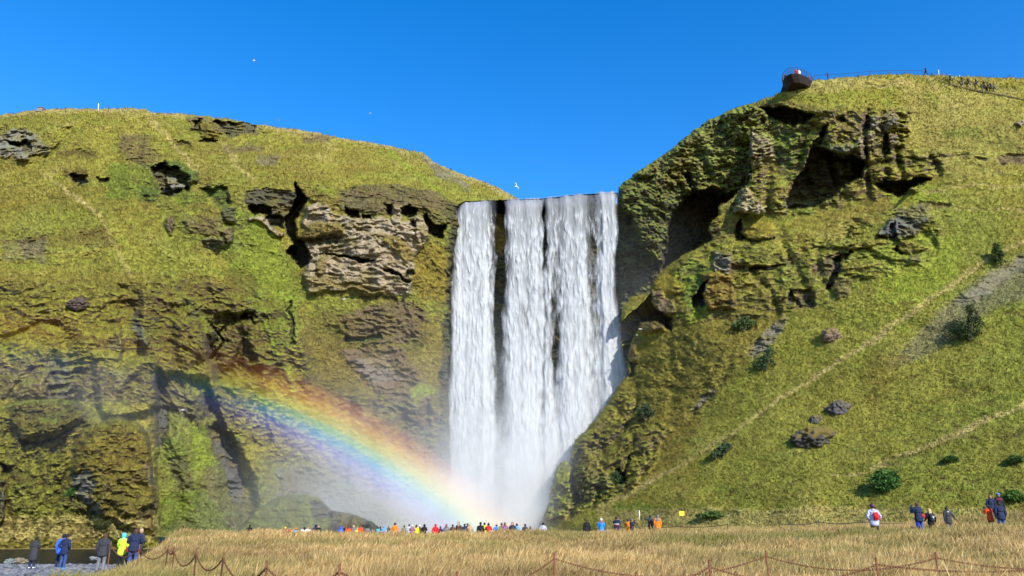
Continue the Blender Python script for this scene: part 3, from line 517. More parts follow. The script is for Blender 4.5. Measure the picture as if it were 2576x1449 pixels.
f3 = [
    ([(1885, 255), (2050, 268), (2290, 276), (2275, 380), (2395, 398), (2310, 475), (2100, 525), (1960, 545), (1830, 530), (1875, 400)], 0, 'crag', .95, 12),
    ([(1690, 700), (1700, 660), (1790, 560), (1960, 585), (2150, 610), (2130, 745), (1970, 785), (1850, 815), (1700, 810), (1640, 820), (1690, 770)], 0, 'crag', .6, 16),
    ([(1340, 1330), (1370, 1200), (1440, 1090), (1560, 985), (1690, 1080), (1610, 1215), (1500, 1275)], 0, 'crag', .9, 14), ([(1560, 960), (1700, 820), (1900, 860), (1760, 1060), (1640, 1080)], 0, 'crag', .3, 20),
    ([(2100, 560), (2230, 520), (2390, 530), (2360, 650), (2120, 730)], 0, 'crag', .5, 14),
    # broad colours
    ([(1690, 800), (1900, 700), (2200, 560), (2500, 500), (2600, 900), (2400, 1250), (1900, 1290), (1750, 1250)], 0, 'green', .42, 60), ([(1430, 1170), (1560, 960), (1700, 700), (1900, 660), (2000, 760), (1800, 1000), (1700, 1180), (1560, 1240)], 0, 'moss', .62, 22, .15),
    ([(2250, 1150), (2600, 950), (2760, 900), (2760, 1290), (2200, 1290)], 0, 'green', .5, 40), ([(1900, 1050), (2300, 880), (2500, 850), (2400, 1000), (2050, 1150)], 0, 'olive', .5, 30),
    ([(2250, 200), (2560, 210), (2600, 420), (2400, 460), (2280, 360)], 0, 'straw', .25, 40), ([(2050, 200), (2300, 190), (2300, 215), (2100, 230), (1970, 245)], 0, 'straw', .45, 8), ([(2230, 560), (2420, 600), (2400, 760), (2200, 760)], 0, 'lime', .5, 25),
    (box(1930, 330, 2060, 420), 0, 'lush', .75, 14), (box(1960, 430, 2010, 470), 0, 'lush', .5, 10), (box(2320, 230, 2390, 260), 0, 'green', .5, 12), ([(2220, 480), (2340, 460), (2380, 500), (2240, 520)], 0, 'lime', .6, 12), (box(2370, 320, 2460, 350), 0, 'lush', .4, 14), (box(2000, 520, 2060, 535), 0, 'lush', .8, 6),
    ([(1735, 640), (1785, 680), (1780, 770), (1735, 800), (1715, 740)], 0, 'lush', .8, 8), ([(1690, 690), (1735, 660), (1740, 720), (1700, 740)], 0, 'lime', .5, 8), ([(1690, 790), (1770, 770), (1800, 790), (1730, 820)], 0, 'lime', .6, 8), (box(1860, 530, 2000, 560), 0, 'green', .6, 9),
    # old tracks and dry strips
    (strip([(2590, 600), (2473, 662), (2400, 712), (2300, 780), (2200, 850), (2100, 915), (1937, 1019), (1800, 1110), (1680, 1190), (1560, 1250), (1500, 1285)], [7, 10, 13, 15, 14, 11, 9, 7, 9, 9, 7]), 0, 'straw', .78, 5),
    (strip([(2590, 1010), (2500, 1050), (2420, 1090), (2330, 1120), (2240, 1160), (2170, 1190), (2090, 1200)], [12, 16, 18, 16, 9, 7, 6]), 0, 'straw', .68, 6), (strip([(2220, 1165), (2300, 1145), (2380, 1110)], 12), .4, 'brown', .5, 6), (strip([(2590, 470), (2450, 465), (2330, 480)], 7), .2, 'straw', .6, 4), (strip([(2590, 530), (2480, 528), (2360, 515)], 6), .2, 'straw', .6, 4),
    (strip([(2310, 180), (2345, 205), (2370, 240), (2400, 270)], 8), 0, 'straw', .5, 5),
    ([(2590, 630), (2590, 745), (2480, 790), (2400, 850), (2300, 910), (2230, 920), (2290, 860), (2380, 770), (2450, 705)], .3, 'talus', .5, 14, .3), ([(2400, 760), (2470, 705), (2560, 650), (2590, 660), (2520, 720), (2440, 770)], .2, 'talus', .6, 9, .4), ([(2180, 900), (2290, 880), (2250, 960), (2210, 1010), (2230, 1030), (2180, 1020)], 0, 'moss', .5, 16),
    # overhangs and caves at the top
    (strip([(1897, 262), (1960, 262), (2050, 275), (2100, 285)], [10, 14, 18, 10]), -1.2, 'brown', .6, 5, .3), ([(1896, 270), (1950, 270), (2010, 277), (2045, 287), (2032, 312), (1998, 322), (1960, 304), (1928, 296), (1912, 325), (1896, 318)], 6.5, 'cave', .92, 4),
    ([(1888, 318), (1915, 322), (1940, 345), (1945, 400), (1905, 405), (1888, 380)], -.8, 'tan', .85, 5), ([(1905, 320), (1950, 310), (1990, 330), (1950, 360), (1920, 345)], 0, 'lime', .6, 6),
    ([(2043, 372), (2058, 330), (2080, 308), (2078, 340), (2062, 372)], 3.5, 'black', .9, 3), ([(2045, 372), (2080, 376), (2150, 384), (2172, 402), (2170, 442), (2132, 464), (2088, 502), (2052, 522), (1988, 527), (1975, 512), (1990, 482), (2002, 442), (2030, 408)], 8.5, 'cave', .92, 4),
    ([(2080, 370), (2165, 350), (2180, 400), (2120, 402)], -2.5, 'slate', .8, 4), ([(2085, 410), (2140, 405), (2150, 440), (2110, 445)], -3, 'dark', .8, 6), (box(2050, 340, 2100, 372), -1.0, 'dim', .7, 6, .3), ([(2100, 290), (2180, 285), (2190, 330), (2150, 345), (2100, 320)], 0, 'soil', .6, 7), ([(2105, 292), (2130, 290), (2135, 305), (2105, 308)], 2, 'dark', .8, 4),
    ([(2190, 292), (2240, 285), (2262, 300), (2255, 320), (2215, 336), (2192, 328)], -.6, 'grey', .92, 5), ([(2178, 290), (2192, 290), (2192, 330), (2180, 330)], 2.2, 'black', .85, 2.5), ([(2157, 345), (2200, 332), (2200, 372), (2175, 382), (2160, 372)], -.5, 'tan', .8, 5), ([(2165, 370), (2180, 372), (2180, 430), (2168, 440)], 2, 'black', .85, 3),
    ([(2228, 345), (2243, 335), (2240, 385), (2215, 400), (2222, 370)], 2.8, 'black', .9, 3), ([(2241, 336), (2262, 338), (2268, 360), (2248, 372)], -.6, 'slate', .9, 4), ([(2190, 350), (2215, 350), (2215, 395), (2190, 390)], 0, 'soil', .6, 6),
    (strip([(2200, 412), (2260, 404), (2320, 412), (2370, 408)], [18, 20, 18, 8]), 1.0, 'brown', .9, 4, .7), (strip([(2330, 400), (2390, 394), (2440, 390)], 6), .6, 'soil', .8, 3), ([(2455, 395), (2490, 390), (2480, 408), (2465, 405)], .6, 'soil', .8, 4), ([(2510, 392), (2590, 385), (2590, 405), (2540, 410), (2520, 418)], .6, 'soil', .8, 4), ([(2200, 400), (2245, 400), (2235, 440), (2205, 440)], .8, 'brown', .6, 5),
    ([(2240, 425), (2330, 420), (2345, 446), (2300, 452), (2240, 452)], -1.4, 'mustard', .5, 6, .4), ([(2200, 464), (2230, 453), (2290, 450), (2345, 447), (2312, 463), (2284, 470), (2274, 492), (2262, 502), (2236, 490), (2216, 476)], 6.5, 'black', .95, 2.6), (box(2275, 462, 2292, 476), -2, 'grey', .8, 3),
    ([(2555, 310), (2576, 300), (2580, 315), (2570, 320)], -.6, 'grey', .8, 3), (box(2305, 510, 2390, 526), .8, 'soil', .55, 5), ([(2250, 525), (2330, 520), (2345, 545), (2270, 545)], -.4, 'talus', .55, 5),
    # rock points above the spur
    ([(1846, 530), (1858, 505), (1872, 476), (1884, 478), (1905, 500), (1932, 522), (1925, 536), (1880, 534)], -3.0, 'tan', .92, 4), ([(1935, 470), (1965, 465), (1975, 490), (1950, 510), (1932, 500)], -1.0, 'moss', .7, 5, .5), ([(1930, 505), (1955, 500), (1970, 520), (1940, 528)], -.8, 'lime', .5, 5),
    ([(1846, 602), (1850, 575), (1866, 553), (1870, 565), (1862, 585), (1880, 600), (1870, 605)], 3.4, 'black', .9, 2.2), ([(1868, 558), (1940, 570), (1955, 595), (1900, 602), (1866, 585)], -1.0, 'mustard', .6, 6, .3), ([(1782, 575), (1800, 568), (1812, 600), (1795, 606), (1786, 596)], .8, 'dark', .85, 3), (strip([(1870, 598), (1900, 605), (1950, 600)], [8, 10, 5]), 1.4, 'dark', .8, 3), (strip([(1800, 540), (1790, 580)], 12), -.3, 'mustard', .6, 4, .3),
    ([(1796, 640), (1836, 636), (1840, 662), (1835, 684), (1800, 682), (1796, 660)], -1.0, 'grey', .88, 4), (box(1796, 634, 1838, 645), -.6, 'brown', .8, 3), ([(1838, 660), (1875, 658), (1860, 682), (1838, 680)], .8, 'soil', .8, 4), ([(1880, 672), (1930, 668), (1975, 664), (1975, 672), (1930, 680), (1885, 684)], 1.6, 'dark', .9, 2.5), ([(1760, 690), (1800, 685), (1840, 690), (1850, 770), (1775, 775), (1765, 720)], -1.3, 'rust', .7, 6, .6), (strip([(1772, 710), (1840, 715)], 6), .5, 'brown', .6, 4), (strip([(1800, 762), (1850, 762)], 8), 1.2, 'dark', .8, 3),
    ([(1747, 770), (1750, 740), (1765, 705), (1775, 700), (1768, 740), (1775, 768), (1760, 776)], 4, 'black', .9, 2.5), ([(1637, 730), (1665, 735), (1700, 760), (1690, 790), (1655, 785), (1640, 765)], -1.0, 'soil', .88, 4), ([(1640, 700), (1700, 700), (1710, 745), (1660, 735)], -.6, 'mustard', .6, 6, .3),
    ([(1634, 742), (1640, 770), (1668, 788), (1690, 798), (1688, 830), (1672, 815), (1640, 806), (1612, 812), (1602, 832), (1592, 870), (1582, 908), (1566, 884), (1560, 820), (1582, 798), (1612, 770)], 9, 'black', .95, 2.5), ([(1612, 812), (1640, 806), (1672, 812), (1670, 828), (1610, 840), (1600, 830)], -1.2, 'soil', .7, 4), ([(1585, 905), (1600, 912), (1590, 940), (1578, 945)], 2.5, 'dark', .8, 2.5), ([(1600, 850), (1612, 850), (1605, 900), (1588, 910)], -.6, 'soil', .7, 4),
    ([(1880, 890), (1910, 850), (1960, 800), (1985, 790), (1970, 830), (1930, 880), (1895, 910)], .5, 'talus', .8, 6), (strip([(1790, 980), (1765, 1015), (1745, 1045)], [14, 18, 14]), .6, 'talus', .8, 4), (box(1850, 795, 1900, 830), .6, 'brown', .5, 6), ([(1990, 735), (2040, 728), (2055, 765), (2000, 775)], 1.4, 'soil', .8, 5), ([(1978, 740), (1985, 725), (1998, 760), (1980, 772)], 2, 'black', .85, 2.5), (box(2000, 755, 2050, 770), 1.0, 'dark', .7, 3),
    # gully and outcrops on the slope
    ([(2040, 672), (2090, 640), (2120, 632), (2110, 660), (2085, 690), (2040, 690)], .9, 'soil', .9, 4, .5), (strip([(2140, 632), (2105, 658), (2098, 690), (2082, 728)], [10, 18, 18, 8]), 2.8, 'black', .9, 2.5), ([(2110, 665), (2150, 650), (2180, 670), (2120, 690)], -.5, 'moss', .6, 7, .3), ([(2100, 700), (2140, 705), (2130, 740), (2105, 750)], -.5, 'soil', .7, 6), ([(2125, 615), (2190, 605), (2230, 612), (2180, 625), (2130, 628)], -.5, 'moss', .7, 5, .5),
    ([(2200, 592), (2225, 565), (2245, 548), (2290, 545), (2340, 545), (2330, 570), (2300, 590), (2260, 596), (2240, 590)], -1.4, 'slate', .92, 4), ([(2236, 596), (2244, 560), (2252, 555), (2258, 598)], 1.6, 'black', .8, 2.5), ([(2205, 590), (2240, 594), (2260, 602), (2215, 604)], 1.2, 'black', .7, 3),  # last sliver, under the outcrop, is its shadow painted black
    ([(2252, 625), (2262, 600), (2290, 604), (2325, 618), (2332, 628), (2290, 638), (2262, 634)], -1.0, 'moss', .75, 3, .7), ([(2246, 630), (2256, 615), (2262, 634), (2290, 639), (2262, 641)], 1.4, 'black', .8, 2.5), (box(2285, 640, 2320, 656), -.3, 'soil', .7, 4), (box(1960, 650, 2000, 672), .8, 'dark', .6, 4),
    # foot of the spur
    ([(1444, 1180), (1465, 1168), (1500, 1165), (1527, 1190), (1525, 1235), (1495, 1255), (1455, 1258), (1445, 1220)], -1.4, 'dark', .7, 5), ([(1450, 1120), (1500, 1085), (1560, 1080), (1600, 1110), (1560, 1170), (1480, 1165)], -.8, 'brown', .5, 9, .5), ([(1465, 1160), (1500, 1150), (1540, 1160), (1530, 1195), (1480, 1185)], -.6, 'moss', .7, 6, .3),
    (strip([(1462, 1130), (1445, 1160), (1438, 1200), (1442, 1240), (1452, 1270)], [12, 9, 8, 14, 10]), 4, 'black', .92, 2.5), ([(1537, 1205), (1548, 1180), (1562, 1176), (1575, 1195), (1570, 1215), (1545, 1222)], 4, 'black', .92, 2.5), ([(1492, 1111), (1500, 1090), (1506, 1108)], 2.5, 'black', .85, 2.5), (strip([(1580, 1150), (1578, 1180), (1572, 1200)], 9), 2.4, 'black', .85, 2.5), (strip([(1545, 1150), (1575, 1130), (1600, 1105)], 7), 1.6, 'dark', .7, 3),
    ([(1600, 1085), (1640, 1070), (1670, 1095), (1640, 1125), (1600, 1120)], -.6, 'soil', .5, 7, .6), ([(1380, 1200), (1400, 1170), (1430, 1165), (1435, 1240), (1420, 1300), (1375, 1310)], -.4, 'green', .5, 9, .4), (strip([(1395, 1230), (1420, 1240)], 8), 1.0, 'brown', .6, 4), (strip([(1385, 1275), (1420, 1275)], 8), 1.0, 'dark', .6, 4),
    (box(1500, 1278, 2700, 1340), 0, 'straw', .5, 14), (box(1550, 1266, 1640, 1290), 0, 'lush', .55, 9), (box(1770, 1288, 1860, 1302), .3, 'pine', .5, 6), ([(2200, 1300), (2600, 1285), (2600, 1310), (2300, 1315)], 0, 'green', .4, 9),
]
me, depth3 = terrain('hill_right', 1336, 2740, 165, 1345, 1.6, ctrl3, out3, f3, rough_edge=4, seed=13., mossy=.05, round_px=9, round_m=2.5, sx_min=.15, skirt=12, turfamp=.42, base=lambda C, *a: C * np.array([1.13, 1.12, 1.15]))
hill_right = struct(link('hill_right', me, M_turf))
# ------------------------------------------------------------------ ground: field, gravel bank, river
def bank_x(y):
    """x of the edge where the grass field drops to the gravel bank"""
    return np.interp(y, [0, 20, 24, 27, 35, 50, 60, 75, 100], [-8, -10.4, -11.9, -12.9, -16.1, -22.2, -26, -29, -31])
def gz(x, y):
    x = np.asarray(x, float); y = np.asarray(y, float)
    crest = (.42 * sstep(30, 50, y) - .56 * sstep(54, 68, y)) * (1 - sstep(6, 14, x))
    rgt = .045 * np.clip(x - 2, 0, 60) * sstep(14, 40, y) * (1 - .42 * sstep(42, 50, y)) + .62 * np.exp(-((x - 27.5) / 4.5) ** 2 - ((y - 46.5) / 3) ** 2) + .12 * sstep(4, 14, x) * sstep(20, 40, y)
    lump = .10 * np.sin(x * .31 + 1.3) * np.cos(y * .23) + .06 * np.sin(x * .83 + y * .5)
    f = crest + rgt + lump * sstep(8, 20, y)
    e = x - bank_x(y)
    low = -.88 - .018 * np.clip(y - 45, -12, 12) - .55 * sstep(53, 60, y) + .05 * lump
    low = lerp(low, -.95, sstep(84, 92, y))
    g = lerp(low, f, sstep(-2.2, 1.0, e))
    return np.where((y > 62) & (x < -26), np.minimum(g, lerp(f, low, sstep(-24, -30, x))), g)

def gzf(x, y): return float(gz(np.array([x]), np.array([y]))[0])
xs = np.concatenate([[-2500, -900, -350, -160, -110, -80], np.arange(-64, 52, .32), [56, 62, 70, 90, 130, 350, 900, 2500]])
ys = np.concatenate([[-2500, -900, -300, -90, -40, -15, 0, 5], np.arange(8, 70, .3), np.arange(70, 132, .8), [140, 170, 350, 900, 2500]])
X, Y = np.meshgrid(xs, ys)
P = np.stack([X, Y, X * 0], -1)
nA, nB, nC = nz(P, 5, off=2), nz(P, 1.3, off=5), nz(P, .6, off=8)
e = X - bank_x(Y)
Z = gz(X, Y) + (.05 * nB + .03 * nC) * (np.abs(X) < 60)
grassy = sstep(-1.6, -.3, e + .5 * nB) * (1 - sstep(64, 70, Y) * (X < -26))
cg = PAL['straw'] * np.array([.85, .82, .7]); cgr = PAL['olive']; cgv = np.array([.20, .205, .21]); cs = np.array([.115, .108, .10])
C = lerp(cg, cgr, sstep(-.2, .5, nA + .3 * nB)[..., None])
low = lerp(cgv, cs, (sstep(38.5, 36, Y + 1.5 * nB + .12 * (X + 22)))[..., None])
low = low * (1 + .3 * nC)[..., None]
C = lerp(low, C, grassy[..., None])
far = ((Y > 84) & (X < -20))[..., None]
C = np.where(far, PAL['straw'] * .6, C)
H, W = X.shape; idx = np.arange(H * W).reshape(H, W)
F = np.stack([idx[:-1, :-1].ravel(), idx[:-1, 1:].ravel(), idx[1:, 1:].ravel(), idx[1:, :-1].ravel()], -1)
M_ground = vcol_mat('field_ground', noise_scale=9, vary=.4, bump=.6, bump_scale=14, dist=.06)
ground = struct(link('ground', mesh_np('ground', np.stack([X, Y, Z], -1).reshape(-1, 3), F, colors=C.reshape(-1, 3)), M_ground))

# river: dark water that mirrors the knoll
rx = np.arange(-75, -22.9, .5); ry = np.arange(50, 96.1, .5)
X, Y = np.meshgrid(rx, ry); idx = np.arange(X.size).reshape(X.shape)
F = np.stack([idx[:-1, :-1].ravel(), idx[:-1, 1:].ravel(), idx[1:, 1:].ravel(), idx[1:, :-1].ravel()], -1)
m, nt, out = new_mat('river_water'); n = N(nt)
geo = n('NewGeometry'); mp = n('Mapping', ins={'Vector': geo.outputs['Position'], 'Scale': (1.0, 2.6, 1.0)})
n1 = n('TexNoise', ins={'Vector': mp.outputs[0], 'Scale': 1.1, 'Detail': 5.0, 'Roughness': .65})
b = n('Bump', ins={'Height': n1.outputs['Fac'], 'Strength': .9, 'Distance': .25})
p = n('BsdfPrincipled', ins={'Base Color': (.010, .013, .014, 1), 'Roughness': .22, 'IOR': 1.33, 'Normal': b.outputs[0], 'Specular IOR Level': .03})
nt.links.new(p.outputs[0], out.inputs[0])
struct(link('river', mesh_np('river', np.stack([X, Y, X * 0 - 1.13], -1).reshape(-1, 3), F), m))

# ------------------------------------------------------------------ waterfall
def fall():
    u0, u1, v0, v1, st = 1108, 1640, 476, 1345, 1.15
    us = np.arange(u0, u1, st); vs = np.arange(v0, v1, st)
    U, V = np.meshgrid(us, vs); H, W = U.shape
    rng = np.random.default_rng(3)
    top = 2.6 * nz(np.stack([U * .05, U * 0, U * 0], -1), 1.0, off=71) + 1.2 * nz(np.stack([U * .16, U * 0, U * 0], -1), 1.0, off=73) + np.interp(U, [1108, 1150, 1158, 1170, 1200, 1270, 1350, 1400, 1450, 1500, 1552, 1600], [540, 520, 510, 504, 502, 500, 498, 493, 487, 484, 482, 482])
    P = world(U, V, np.full(U.shape, 130.))
    wv = nz(P, 2.6, sz=.6, off=3); wv2 = nz(P, .9, sz=.8, off=5)
    uw = U + 9 * nz(P, 6, sz=.4, off=8) + 4.5 * nz(P, 1.8, sz=.5, off=11)
    lf = np.interp(V, [476, 520, 600, 700, 850, 1000, 1345], [1152, 1148, 1141, 1138, 1131, 1129, 1126])
    rt = np.interp(V, [476, 560, 650, 750, 850, 1000, 1345], [1556, 1556, 1553, 1553, 1562, 1582, 1612])
    edge = np.minimum(sstep(-4, 14, uw - lf), sstep(-4, 14, rt - uw))
    s = (V - top) / 840.
    # heavy and thin curtains across the lip
    heavy = np.interp(uw, [1128, 1150, 1165, 1185, 1215, 1226, 1240, 1253, 1262, 1274, 1284, 1300, 1340, 1362, 1367, 1374, 1382, 1392, 1404, 1412, 1430, 1455, 1472, 1480, 1497, 1508, 1516, 1540, 1556],
                      [.7, .95, .95, .95, .95, .8, .55, .28, .22, .5, .85, .95, .86, .72, .5, .7, .82, .66, .62, .82, 1, 1, .82, .62, .6, .7, 1, .95, .6])
    g1 = np.exp(-((uw - np.interp(V, [500, 620, 700, 830, 1000, 1150], [1266, 1260, 1254, 1251, 1249, 1248])) / np.interp(V, [500, 620, 700, 830, 1000, 1150], [5, 9, 11, 9, 8, 8])) ** 2) * np.interp(V, [490, 520, 760, 880, 1000, 1120], [.3, .74, .68, .45, .25, .05])
    g2 = np.exp(-((uw - 1368) / 4.5) ** 2) * np.interp(V, [500, 530, 600, 640, 700], [.05, .5, .6, .4, .1])
    g3 = np.exp(-((uw - np.interp(V, [600, 720, 830, 1000], [1404, 1394, 1394, 1398])) / np.interp(V, [600, 700, 850, 1000], [7, 14, 17, 13])) ** 2) * np.interp(V, [560, 640, 720, 820, 900, 980, 1080], [.05, .3, .6, .85, .8, .5, .05])
    g4 = np.exp(-((uw - 1492) / 13) ** 2) * np.interp(V, [520, 600, 700, 760, 800, 880], [.2, .5, .55, .65, .7, .1])
    g5 = np.exp(-((uw - np.interp(V, [600, 900], [1318, 1330])) / 9) ** 2) * np.interp(V, [620, 680, 780, 950, 1050], [0, .4, .5, .45, .0])
    g6 = np.exp(-((uw - 1163) / 6) ** 2) * np.interp(V, [500, 560, 660, 800, 900], [.0, .5, .55, .3, .1]); g7 = np.exp(-((uw - 1345) / 8) ** 2) * np.interp(V, [800, 900, 1000, 1080], [0, .6, .6, 0])
    veil2 = nz(P, .8, sz=.12, off=61); gap = .9 * np.clip((g1 + g2 + g3 + .8 * g4 + .7 * g5 + .08 * g6 + .8 * g7) * (.92 + .45 * veil2 + .2 * nz(P, 2.5, sz=.4, off=63)), 0, 1)
    # threads of falling water: long at the top, breaking into lumps lower down
    str1 = nz(P, .45, sz=.035, off=27); str2 = nz(P, 1.1, sz=.05, off=21); str3 = nz(P, 2.8, sz=.07, off=22)
    strand = .4 * str1 * (1 - .5 * s) + .9 * str2 + .8 * str3
    base = (heavy - .55) * 1.15 - .78 * gap + .43 + .08 * strand + .10 * sstep(.1, .7, s) + .16 * nz(P, 2.2, sz=.3, off=64) * sstep(0, .3, s)
    # plumes: lumps of water with a ragged pointed head below and a long thinning tail above
    hgt = np.zeros(U.shape); bright = np.zeros(U.shape)
    for k in range(3400):
        cu = rng.uniform(1122, 1580); cvv = 530 + 790 * rng.random() ** .8
        sc = np.interp(cvv, [500, 700, 900, 1300], [.5, .9, 1.3, 1.7])
        wd = rng.uniform(2.2, 9.0) * sc; L = rng.uniform(18, 62) * sc
        a = int((cu - wd * 1.4 - u0) / st); b = int((cu + wd * 1.4 - u0) / st) + 1; c = int((cvv - L - v0) / st); d = int((cvv + wd * 4.5 - v0) / st) + 1
        c = max(c, 0)
        if a < 0 or b >= W or d >= H or d - c < 4: continue
        uu = U[c:d, a:b] + 4.5 * wv[c:d, a:b] + 2.0 * wv2[c:d, a:b]; vv = V[c:d, a:b] + 5 * wv[c:d, a:b]
        t = (cvv - vv) / L                                   # 0 at the head, 1 at the end of the tail
        head = np.clip(1 + (cvv - vv) / (wd * 4.5), 0, 1)
        half = wd * np.where(t < 0, head ** 1.3, 1 - .5 * np.clip(t, 0, 1))
        x = np.abs(uu - cu) / (half + 1e-3)
        prof = np.clip(1 - x ** 2, 0, 1) * np.where(t < 0, .35 + .65 * head, np.clip(1 - t, 0, 1) ** 1.3)
        am = rng.uniform(.35, 1.0)
        hgt[c:d, a:b] = np.maximum(hgt[c:d, a:b], prof * am); bright[c:d, a:b] = np.maximum(bright[c:d, a:b], prof * am)
    soft = sstep(.62, .98, s)
    fade_p = lerp(1.0, .45, soft)
    al = np.clip(base + .60 * bright * fade_p * np.clip(heavy * 1.2 - .6 * gap + .1, .10, 1), 0, 1)
    al = sstep(.02, 1.05, al) * np.clip(edge * (1 + .5 * bright), 0, 1)
    al *= np.clip((V - top + 2 * strand) / 3, 0, 1)
    fineh = nz(P, .4, sz=.3, off=31)
    rel = .26 * hgt * fade_p + .16 * strand + 1.3 * heavy + .07 * fineh * (1 - .6 * soft) - .8 * gap
    # at the lip the water bends over from the river above
    curl = 9.0 * np.exp(-np.clip(V - top, 0, 99) / 5.0)
    D = 130.6 - 1.6 * s - rel + curl
    col = lerp(.31, .64, np.clip(.22 + .85 * bright * fade_p + .22 * strand, 0, 1))
    tint = np.stack([col * .965, col * .99, col * 1.03], -1)
    P = world(U, V, D)
    keep = (V > top - 1) & (al > .01)
    q = keep[:-1, :-1] | keep[1:, :-1] | keep[:-1, 1:] | keep[1:, 1:]
    idx = np.arange(H * W).reshape(H, W)
    F = np.stack([idx[:-1, :-1][q], idx[1:, :-1][q], idx[1:, 1:][q], idx[:-1, 1:][q]], -1)
    used = np.unique(F); rm = np.full(H * W, -1, np.int64); rm[used] = np.arange(len(used))
    return mesh_np('waterfall', P.reshape(-1, 3)[used], rm[F], colors=tint.reshape(-1, 3)[used], attrs={'veil': al.ravel()[used]})
m, nt, out = new_mat('falling_water'); n = N(nt)
at = n('Attribute', attribute_name='Col'); av = n('Attribute', attribute_name='veil'); geo = n('NewGeometry')
mp = n('Mapping', ins={'Vector': geo.outputs['Position'], 'Scale': (1, 1, .22)})
no = n('TexNoise', ins={'Vector': mp.outputs[0], 'Scale': 3.2, 'Detail': 5.0, 'Roughness': .7})
aa = n.m('ADD', av.outputs['Fac'], n.m('MULTIPLY_ADD', no.outputs['Fac'], .5, -.25)); 
aa = n.m('MULTIPLY', aa, n.m('SMOOTH_MIN', n.m('MULTIPLY', av.outputs['Fac'], 4.0), 1.0, .2), clamp=True)
b = n('Bump', ins={'Height': no.outputs['Fac'], 'Strength': .3, 'Distance': .2})
d = n('BsdfDiffuse', ins={'Color': at.outputs['Color'], 'Normal': b.outputs[0]})
t = n('BsdfTranslucent', ins={'Color': at.outputs['Color']})
g = n('MixShader', ins={0: .3, 1: d.outputs[0], 2: t.outputs[0]})
tr = n('BsdfTransparent')
mxs = n('MixShader', ins={0: aa, 1: tr.outputs[0], 2: g.outputs[0]})
nt.links.new(mxs.outputs[0], out.inputs[0])
waterfall = struct(link('waterfall', fall(), m))
# the river that feeds it, seen edge-on above the lip
lip = [(1150, 516), (1165, 505), (1200, 502), (1270, 500), (1350, 498), (1400, 493), (1450, 487), (1500, 484), (1556, 482)]
V = []; 
for u, v in lip:
    p = w1(u, v, 133.0)
    V += [p + Vector((0, 0, -.25)), p + Vector((0, 9, .12)), p + Vector((2, 40, .3))]
F = np.array([(3 * k + j, 3 * k + 3 + j, 3 * k + 4 + j, 3 * k + 1 + j) for k in range(len(lip) - 1) for j in (0, 1)])
struct(link('river_above', mesh_np('river_above', np.array([tuple(x) for x in V]), F), bpy.data.materials['river_water']))

# ------------------------------------------------------------------ spray
def gauss_terms(n, pos, terms):
    """sum of soft clouds, each (amount, centre, size)"""
    tot = None
    for a, c, s in terms:
        d = n.vm('SUBTRACT', pos, c); q = n.vm('DIVIDE', d.outputs[0], s)
        l = n.vm('DOT_PRODUCT', q.outputs[0], q.outputs[0])
        e = n.m('MULTIPLY', n.m('EXPONENT', n.m('MULTIPLY', l.outputs['Value'], -1.0)), a)
        tot = e if tot is None else n.m('ADD', tot, e)
    return tot
def box_mesh(name, a, b):
    x0, y0, z0 = a; x1, y1, z1 = b
    V = np.array([(x0, y0, z0), (x1, y0, z0), (x1, y1, z0), (x0, y1, z0), (x0, y0, z1), (x1, y0, z1), (x1, y1, z1), (x0, y1, z1)])
    F = np.array([(0, 3, 2, 1), (4, 5, 6, 7), (0, 1, 5, 4), (1, 2, 6, 5), (2, 3, 7, 6), (3, 0, 4, 7)])
    return mesh_np(name, V, F, smooth=False)
m, nt, out = new_mat('spray'); n = N(nt)
geo = n('NewGeometry'); pos = geo.outputs['Position']
tot = gauss_terms(n, pos, [
    (.25, (-1, 124, 0), (9.5, 6, 10)), (.075, (0, 126, 8), (9, 4, 11)), (.062, (-16, 114, 1), (13, 8, 9)), (.042, (-24, 107, 2), (10, 7, 13)), (.011, (-52, 93, 15), (11, 4, 6)),
    (.012, (-8, 118, 14), (14, 10, 14)), (.016, (20, 129, 28), (6, 3, 12)), (.006, (24, 127, 42), (9, 4, 10)), (.05, (17, 126.5, 14), (5, 3, 11)), (.018, (-7.5, 124, 8), (6, 5, 14))])
no = n('TexNoise', ins={'Vector': pos, 'Scale': .11, 'Detail': 4.0, 'Roughness': .6})
nf = n.m('MULTIPLY_ADD', no.outputs['Fac'], 2.4, -.35); nf = n.m('MAXIMUM', nf, .12)
dens = n.m('MULTIPLY', tot, nf)
vs_ = n('VolumeScatter', ins={'Color': (.95, .975, 1, 1), 'Density': dens, 'Anisotropy': -.08})
nt.links.new(vs_.outputs[0], out.inputs['Volume'])
mist = stuff(link('spray', box_mesh('spray', (-64, 86, -1.6), (34, 131.5, 62)), m), 'white spray drifting from the foot of the waterfall')

